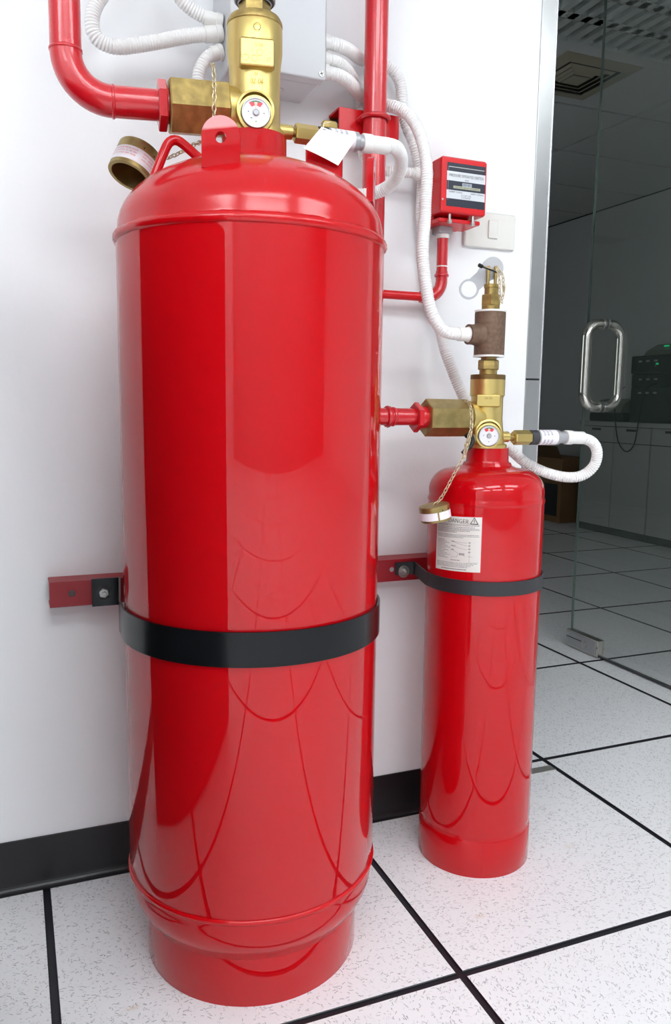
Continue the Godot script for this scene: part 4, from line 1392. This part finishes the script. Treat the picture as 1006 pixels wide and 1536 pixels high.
	part("plate", slab(Vector3(-0.356, 1.2175, WALL + 0.0003), Vector3(-0.2335, 1.2885, WALL + 0.009), 0.003), M.switch_plate, s)
	part("rocker", slab(Vector3(-0.3015, 1.2370, WALL + 0.009), Vector3(-0.2785, 1.2735, WALL + 0.013), 0.0015), M.switch_plate, s)

# ------------------------------------------------------------------ fittings
func pressure_sensor(label: String, a: Vector3, ring: bool) -> Node3D:
	# brass hexagon, black ring, labelled steel body; a is the valve end, runs along +x
	var t := thing("pressure_sensor", label, "sensor", a)
	var s := Geo.new()
	cyl(s, a, a + Vector3(0.013, 0, 0), 0.0058)
	part("stem", s, M.brass_dull, t)
	var h := Geo.new()
	hexbar(h, a + Vector3(0.0125, 0, 0), a + Vector3(0.0495, 0, 0), 0.0143, 0.5236 if not ring else 0.75, 0.0015)
	part("hexagon", h, M.brass, t)
	var r := Geo.new()
	cyl(r, a + Vector3(0.0495, 0, 0), a + Vector3(0.0655, 0, 0), 0.0143)
	part("rubber_ring", r, M.rubber, t)
	var b := Geo.new()
	b.lathe(along(Vector3.RIGHT, a + Vector3(0.0655, 0, 0)), [Vector2(0, 0), Vector2(0.0146, 0), Vector2(0.0146, 0.050), Vector2(0.0115, 0.052), Vector2(0.0115, 0.068), Vector2(0, 0.068)], 32)
	part("steel_body", b, M.galv, t)
	var l := Geo.new()
	l.lathe(along(Vector3.RIGHT, a + Vector3(0.0685, 0, 0)), [Vector2(0.01475, 0), Vector2(0.01475, 0.040)], 32)
	part("paper_label", l, M.band_ink, t)
	return t

func build_big_fittings() -> void:
	var t := pressure_sensor("brass and steel pressure sensor on the large valve, partly behind the paper tag", Vector3(-0.8260, 1.2995, 0.3855), true)
	var g := Geo.new()
	g.torus(Transform3D(Basis(Vector3.RIGHT, PI / 2) * Basis(Vector3.BACK, 0.0), Vector3(-0.7515, 1.3135, 0.372)), 0.0115, 0.0045, 32, 10)
	g.box(Transform3D.IDENTITY, Vector3(-0.764, 1.316, 0.366), Vector3(-0.739, 1.329, 0.378), 0.003)
	part("brass_ear", g, M.brass_dull, t)
	# paper tag
	var p := thing("paper_tag", "white square paper tag hanging askew beside the large valve", "tag", Vector3(-0.776, 1.265, 0.436))
	var q := Geo.new()
	var c := [Vector3(-0.7895, 1.296, 0.438), Vector3(-0.7365, 1.284, 0.440), Vector3(-0.766, 1.2425, 0.4465), Vector3(-0.8195, 1.2605, 0.4445)]
	var nn: Vector3 = (c[3] - c[0]).cross(c[1] - c[0]).normalized()
	if nn.z < 0: nn = -nn
	var N := 8
	for s in [1.0, -1.0]:
		for i in N:
			for k in N:
				var w := []
				for e in [[0, 0], [1, 0], [1, 1], [0, 1]]:
					var u := float(i + e[0]) / N
					var v := float(k + e[1]) / N
					var pos: Vector3 = c[0].lerp(c[1], u).lerp(c[3].lerp(c[2], u), v)
					w.append(pos + nn * (0.002 * sin(u * PI) * sin(v * 2.4) + 0.00025 * s))
				q.quad(w[0], w[1], w[2], w[3], nn * s)
	part("sheet", q, M.paper, p)
	var hole := Geo.new()
	hole.torus(Transform3D(Basis(Vector3.RIGHT, PI / 2), Vector3(-0.7855, 1.2905, 0.4388)), 0.0022, 0.0006, 16, 6)
	part("eyelet", hole, M.ink, p)
	var tie := Geo.new()
	tie.tube(curve([Vector3(-0.7855, 1.2905, 0.4385), Vector3(-0.779, 1.308, 0.418), Vector3(-0.766, 1.317, 0.395), Vector3(-0.7515, 1.3265, 0.379)], 0.004), 0.0005, 6)
	part("string", tie, M.paper, p)

func build_small_fittings() -> void:
	pressure_sensor("brass and labelled steel pressure sensor on the small valve, ending in a white hose", Vector3(-0.3485, 0.8345, 0.2961), false)
	var ax := Vector3(-0.3925, 0, 0.2881)
	var va := Transform3D(Basis.IDENTITY, ax)
	var t := thing("manual_actuator", "brown bronze tee with grey lever plate screwed on the small valve", "actuator", ax + Vector3.UP * 0.952)
	var h := Geo.new()
	h.lathe(va, [Vector2(0.0, 0.9522), Vector2(0.0165, 0.9522), Vector2(0.0165, 0.961), Vector2(0.0, 0.961)], 32)
	h.prism(va, [Vector2(0.0, 0.9605), Vector2(0.0175, 0.9605), Vector2(0.0193, 0.9625), Vector2(0.0193, 0.9775), Vector2(0.0175, 0.9795), Vector2(0.0, 0.9795)], 6, 0.0)
	h.lathe(va, [Vector2(0.0, 0.979), Vector2(0.0145, 0.979), Vector2(0.0145, 0.987), Vector2(0.0, 0.987)], 32)
	part("lower_hexagon", h, M.brass_dull, t)
	var b := Geo.new()
	b.lathe(va, [Vector2(0.0, 0.9855), Vector2(0.0272, 0.9855), Vector2(0.0282, 0.990), Vector2(0.0286, 1.064), Vector2(0.0278, 1.067), Vector2(0.0, 1.067)], 48)
	b.lathe(along(Vector3.LEFT, ax + Vector3(-0.02, 1.0245, 0)), [Vector2(0.024, 0.0), Vector2(0.0195, 0.0125), Vector2(0.0185, 0.0165), Vector2(0.0185, 0.0265), Vector2(0.010, 0.0265)], 40)
	part("tee_body", b, M.bronze, t, "matt brown bronze tee")
	for y in [0.9845, 1.0665]:
		var r := Geo.new()
		r.lathe(va, [Vector2(0.020, y), Vector2(0.0290, y), Vector2(0.0292, y + 0.0006), Vector2(0.0290, y + 0.0034), Vector2(0.020, y + 0.0036)], 48)
		part("pale_ring", r, M.pvc, t)
	var u := Geo.new()
	u.lathe(va, [Vector2(0.0, 1.070), Vector2(0.0165, 1.070), Vector2(0.0165, 1.0785), Vector2(0.0, 1.0785)], 32)
	u.prism(va, [Vector2(0.0, 1.078), Vector2(0.0180, 1.078), Vector2(0.0192, 1.0795), Vector2(0.0192, 1.0965), Vector2(0.0180, 1.098), Vector2(0.0, 1.098)], 6, 0.5)
	u.lathe(va, [Vector2(0.0, 1.0978), Vector2(0.0125, 1.0978), Vector2(0.0125, 1.110), Vector2(0.0138, 1.111), Vector2(0.0138, 1.117), Vector2(0.0, 1.117)], 32)
	part("upper_hexagon", u, M.brass_dull, t)
	var st := Geo.new()
	st.box(Transform3D(Basis(Vector3.UP, -0.5), ax), Vector3(-0.0095, 1.1165, -0.006), Vector3(-0.0040, 1.150, 0.006), 0.001)
	st.box(Transform3D(Basis(Vector3.UP, -0.5), ax), Vector3(0.0040, 1.1165, -0.006), Vector3(0.0095, 1.150, 0.006), 0.001)
	part("fork", st, M.brass_dull, t)
	# lever plate: disc, arm and finger ring in one sheet, outline about the ring's hole
	var o := PackedVector2Array()
	var rc := Vector2.ZERO
	var dc := Vector2(0.0425, 0.0385)
	for k in 120:
		var d := Vector2(cos(TAU * k / 120), sin(TAU * k / 120))
		var far := 0.0185
		var tproj := dc.dot(d)                              # ray against the disc
		var disc := tproj * tproj - (dc.length_squared() - 0.0205 * 0.0205)
		if disc > 0 and tproj > 0: far = max(far, tproj + sqrt(disc))
		var s := absf(d.cross(dc.normalized()))             # ray against the arm
		if tproj > 0 and s > 0.0:
			var reach: float = 0.0135 / s
			if reach * tproj / dc.length() < dc.length(): far = max(far, reach)
		o.append(rc + d * min(far, 0.08))
	var lv := Geo.new()
	lv.plate(Transform3D(Basis(Vector3.UP, -0.35), Vector3(-0.4295, 1.1085, 0.270)), o, 0.0147, 0.0022)
	part("lever_plate", lv, M.galv, t, "grey steel lever plate with finger ring")
	var pin := Geo.new()
	cyl(pin, Vector3(-0.4300, 1.1475, 0.302), Vector3(-0.4215, 1.1450, 0.3005), 0.0035)
	pin.tube([Vector3(-0.4215, 1.1450, 0.3005), Vector3(-0.385, 1.1375, 0.297)], 0.0014, 8)
	part("safety_pin", pin, M.dark, t)
	var ring := Geo.new()
	ring.torus(Transform3D(Basis(Vector3.BACK, -0.2) * Basis(Vector3.RIGHT, 0.3), Vector3(-0.408, 1.1435, 0.302)), 0.012, 0.0009, 24, 6)
	part("split_ring", ring, M.chain, t)
	var ch := Geo.new()
	ch.chain(curve([Vector3(-0.400, 1.137, 0.318), Vector3(-0.398, 1.120, 0.322), Vector3(-0.3965, 1.100, 0.322), Vector3(-0.3925, 1.083, 0.322), Vector3(-0.388, 1.097, 0.322), Vector3(-0.384, 1.115, 0.318)], 0.004), 0.0075, 0.0009)
	ch.chain(curve([Vector3(-0.397, 1.139, 0.318), Vector3(-0.391, 1.128, 0.322), Vector3(-0.390, 1.110, 0.323), Vector3(-0.386, 1.100, 0.32)], 0.004), 0.0075, 0.0009)
	part("chain", ch, M.chain, t)

# ------------------------------------------------------------------ hoses
func hose(label: String, pts: Array, r: float, cuffs: Array, grp := "") -> void:
	var c := curve(pts)
	c = soften(c, 110)
	var t := thing("flexible_hose", label, "hose", c[c.size() / 2], grp)
	var g := Geo.new()
	g.tube(c, r, 18, true, 0.0011, 0.0046)
	part("corrugated_tube", g, M.hose, t)
	for q in cuffs:                                  # plain end sleeves: [at the end?, length]
		var idx: int = c.size() - 1 if q[0] else 0
		var dir: Vector3 = (c[idx] - c[idx - 14]).normalized() if q[0] else (c[0] - c[14]).normalized()
		var L: float = q[1]
		var k := Geo.new()
		k.lathe(along(dir, c[idx] - dir * (L - 0.002)), [Vector2(r * 0.9, 0.0), Vector2(r + 0.0008, 0.0), Vector2(r + 0.0014, 0.001), Vector2(r + 0.0014, L * 0.62), Vector2(r + 0.0028, L * 0.66), Vector2(r + 0.0028, L - 0.001), Vector2(r + 0.002, L), Vector2(0, L)], 28)
		part("end_cuff", k, M.pvc, t)

func V(x: float, y: float, z: float) -> Vector3:
	return Vector3(x, y, z)

func build_hoses() -> void:
	hose("white corrugated hose entering the junction box's left side, uppermost of three", [V(-0.975, 1.60, 0.19), V(-0.957, 1.566, 0.19), V(-0.944, 1.546, 0.19), V(-0.924, 1.533, 0.19), V(-0.902, 1.526, 0.19), V(-0.877, 1.523, 0.19)], 0.0105, [[true, 0.03]])
	hose("white hose looping round behind the thick red pipe into the junction box", [V(-1.02, 1.60, 0.19), V(-1.040, 1.565, 0.19), V(-1.056, 1.546, 0.19), V(-1.074, 1.521, 0.19), V(-1.084, 1.498, 0.19), V(-1.084, 1.473, 0.19), V(-1.073, 1.460, 0.19), V(-1.048, 1.456, 0.19), V(-1.011, 1.466, 0.19), V(-0.980, 1.476, 0.19), V(-0.931, 1.493, 0.19), V(-0.877, 1.506, 0.19)], 0.0118, [[true, 0.03]])
	hose("short white hose rising behind the brass union to the junction box", [V(-0.905, 1.36, 0.185), V(-0.914, 1.395, 0.19), V(-0.917, 1.425, 0.19), V(-0.914, 1.442, 0.19), V(-0.905, 1.459, 0.19), V(-0.893, 1.471, 0.19), V(-0.877, 1.477, 0.19)], 0.0105, [[true, 0.02]])
	hose("long white hose running down the wall and looping to the small valve's sensor", [V(-0.7055, 1.520, 0.2), V(-0.672, 1.519, 0.2), V(-0.640, 1.523, 0.180), V(-0.598, 1.529, 0.140), V(-0.553, 1.528, 0.140), V(-0.527, 1.513, 0.142), V(-0.516, 1.491, 0.142), V(-0.514, 1.468, 0.142), V(-0.512, 1.450, 0.142), V(-0.503, 1.421, 0.145), V(-0.491, 1.396, 0.148), V(-0.476, 1.366, 0.142), V(-0.4655, 1.340, 0.139), V(-0.4645, 1.300, 0.139), V(-0.4640, 1.262, 0.138), V(-0.4580, 1.229, 0.134), V(-0.4500, 1.181, 0.128), V(-0.438, 1.103, 0.1275), V(-0.430, 1.069, 0.136), V(-0.423, 1.043, 0.155), V(-0.420, 1.005, 0.170), V(-0.407, 0.963, 0.180), V(-0.392, 0.925, 0.188), V(-0.374, 0.892, 0.195), V(-0.334, 0.844, 0.205), V(-0.287, 0.807, 0.215), V(-0.249, 0.777, 0.225), V(-0.198, 0.755, 0.245), V(-0.153, 0.752, 0.265), V(-0.129, 0.772, 0.280), V(-0.128, 0.800, 0.290), V(-0.142, 0.822, 0.294), V(-0.169, 0.832, 0.296), V(-0.213, 0.8345, 0.2961)], 0.0112, [[false, 0.02], [true, 0.044]])
	hose("white hose passing down behind the vertical red pipe into the switch box's side", [V(-0.7055, 1.492, 0.2), V(-0.672, 1.492, 0.2), V(-0.640, 1.491, 0.175), V(-0.608, 1.486, 0.138), V(-0.595, 1.466, 0.1285), V(-0.5915, 1.430, 0.1290), V(-0.5915, 1.390, 0.1310), V(-0.590, 1.362, 0.136), V(-0.578, 1.341, 0.145), V(-0.555, 1.332, 0.156), V(-0.525, 1.332, 0.165), V(-0.498, 1.332, 0.168), V(-0.4640, 1.332, 0.168)], 0.0098, [[false, 0.02], [true, 0.036]])
	hose("thick white hose hanging in front of the switch box to the bronze tee", [V(-0.7055, 1.470, 0.2), V(-0.671, 1.470, 0.2), V(-0.640, 1.469, 0.182), V(-0.605, 1.463, 0.151), V(-0.570, 1.453, 0.152), V(-0.541, 1.436, 0.188), V(-0.525, 1.415, 0.207), V(-0.516, 1.381, 0.226), V(-0.512, 1.342, 0.240), V(-0.512, 1.305, 0.247), V(-0.515, 1.263, 0.250), V(-0.518, 1.228, 0.255), V(-0.526, 1.179, 0.265), V(-0.526, 1.143, 0.270), V(-0.525, 1.107, 0.280), V(-0.520, 1.073, 0.285), V(-0.507, 1.043, 0.288), V(-0.488, 1.0275, 0.288), V(-0.468, 1.0245, 0.288), V(-0.430, 1.0245, 0.288)], 0.0115, [[false, 0.02], [true, 0.032]])
	hose("white hose curling from the large valve's sensor down behind the dome", [V(-0.700, 1.2995, 0.3855), V(-0.672, 1.3005, 0.3845), V(-0.655, 1.304, 0.379), V(-0.630, 1.307, 0.362), V(-0.608, 1.303, 0.335), V(-0.592, 1.293, 0.300), V(-0.588, 1.283, 0.270), V(-0.596, 1.274, 0.245), V(-0.615, 1.268, 0.226), V(-0.645, 1.265, 0.212), V(-0.685, 1.255, 0.195), V(-0.720, 1.225, 0.175), V(-0.745, 1.15, 0.155), V(-0.75, 1.0, 0.145)], 0.0115, [[false, 0.046]])

# ------------------------------------------------------------------ loose caps on chains
func valve_cap(t: Node3D, xf: Transform3D, r: float, h: float, skin: Material, band: Material, split: bool) -> void:
	var g := Geo.new()                               # local y: closed end at h, mouth at 0
	g.lathe(xf, [Vector2(r * 0.84, 0.0), Vector2(r, 0.0), Vector2(r, h - 0.001), Vector2(r - 0.001, h), Vector2(0.0, h)], 56)
	g.lathe(xf, [Vector2(r * 0.84, 0.0), Vector2(r * 0.84, h * 0.9), Vector2(0.0, h * 0.9)], 56)
	part("shell", g, skin, t)
	var b := Geo.new()
	var n := 56
	for k in n:
		if split and k == 53: continue
		var a := TAU * k / n; var c := TAU * (k + 1) / n
		var e := Vector3(sin(a), 0, cos(a)); var f := Vector3(sin(c), 0, cos(c))
		var y0 := Vector3.UP * h * 0.14; var y1 := Vector3.UP * h * 0.64
		var R := r + 0.0004
		b.smooth_quad(xf * (e * R + y0), xf * (f * R + y0), xf * (f * R + y1), xf * (e * R + y1), xf.basis * e, xf.basis * f, xf.basis * f, xf.basis * e, Vector2(float(k) / n * 2, 1), Vector2(float(k + 1) / n * 2, 1), Vector2(float(k + 1) / n * 2, 0), Vector2(float(k) / n * 2, 0))
	part("paper_band", b, band, t)
	for a in [0.35, 0.9]:
		var d := Vector3(sin(a - 0.3), 0, cos(a - 0.3)) * r + Vector3.UP * h * 0.74
		var q := Geo.new()
		cyl(q, xf * d, xf * (d * 1.0 + Vector3(sin(a - 0.3), 0, cos(a - 0.3)) * 0.0004), 0.0012, 12)
		part("pin_hole", q, M.dark, t)

func build_caps() -> void:
	var t := thing("outlet_cap", "brass outlet cap with printed white band, tilted behind the large cylinder's rod handle", "cap", Vector3(-1.035, 1.25, 0.285), "loose brass outlet caps")
	valve_cap(t, along(Vector3(0.40, 0.86, -0.24), Vector3(-1.046, 1.233, 0.292)), 0.034, 0.046, M.brass_olive, M.band_red, false)
	var c := Geo.new()
	c.chain(curve([Vector3(-1.022, 1.270, 0.268), Vector3(-1.005, 1.262, 0.295), Vector3(-0.985, 1.262, 0.325), Vector3(-0.965, 1.268, 0.365), Vector3(-0.953, 1.268, 0.405), Vector3(-0.949, 1.282, 0.428), Vector3(-0.948, 1.310, 0.432), Vector3(-0.9470, 1.335, 0.429), Vector3(-0.9460, 1.362, 0.420), Vector3(-0.945, 1.366, 0.40)], 0.004), 0.0085, 0.0009)
	part("chain", c, M.chain, t)
	var s := thing("outlet_cap", "brass outlet cap with plain white band hanging by a chain before the danger label", "cap", Vector3(-0.52, 0.70, 0.335), "loose brass outlet caps")
	valve_cap(s, along(Vector3(-0.19, 1.0, -0.02), Vector3(-0.5225, 0.6885, 0.338)), 0.0275, 0.028, M.brass_olive, M.band_blank, true)
	var d := Geo.new()
	d.chain(curve([Vector3(-0.525, 0.717, 0.338), Vector3(-0.512, 0.732, 0.340), Vector3(-0.492, 0.770, 0.343), Vector3(-0.472, 0.805, 0.342), Vector3(-0.4635, 0.828, 0.338), Vector3(-0.4545, 0.850, 0.334), Vector3(-0.4475, 0.862, 0.326)], 0.004), 0.0085, 0.0009)
	d.chain(curve([Vector3(-0.472, 0.805, 0.345), Vector3(-0.463, 0.836, 0.346), Vector3(-0.4585, 0.862, 0.342), Vector3(-0.4570, 0.893, 0.334), Vector3(-0.455, 0.905, 0.31)], 0.004), 0.008, 0.0009)
	part("chain", d, M.chain, s)
	var bk := Geo.new()
	bk.tube(curve([Vector3(-0.470, 0.808, 0.335), Vector3(-0.462, 0.815, 0.335), Vector3(-0.452, 0.822, 0.333), Vector3(-0.447, 0.832, 0.330), Vector3(-0.452, 0.842, 0.328), Vector3(-0.462, 0.838, 0.330)], 0.003), 0.004, 10)
	part("black_clip", bk, M.dark, s)
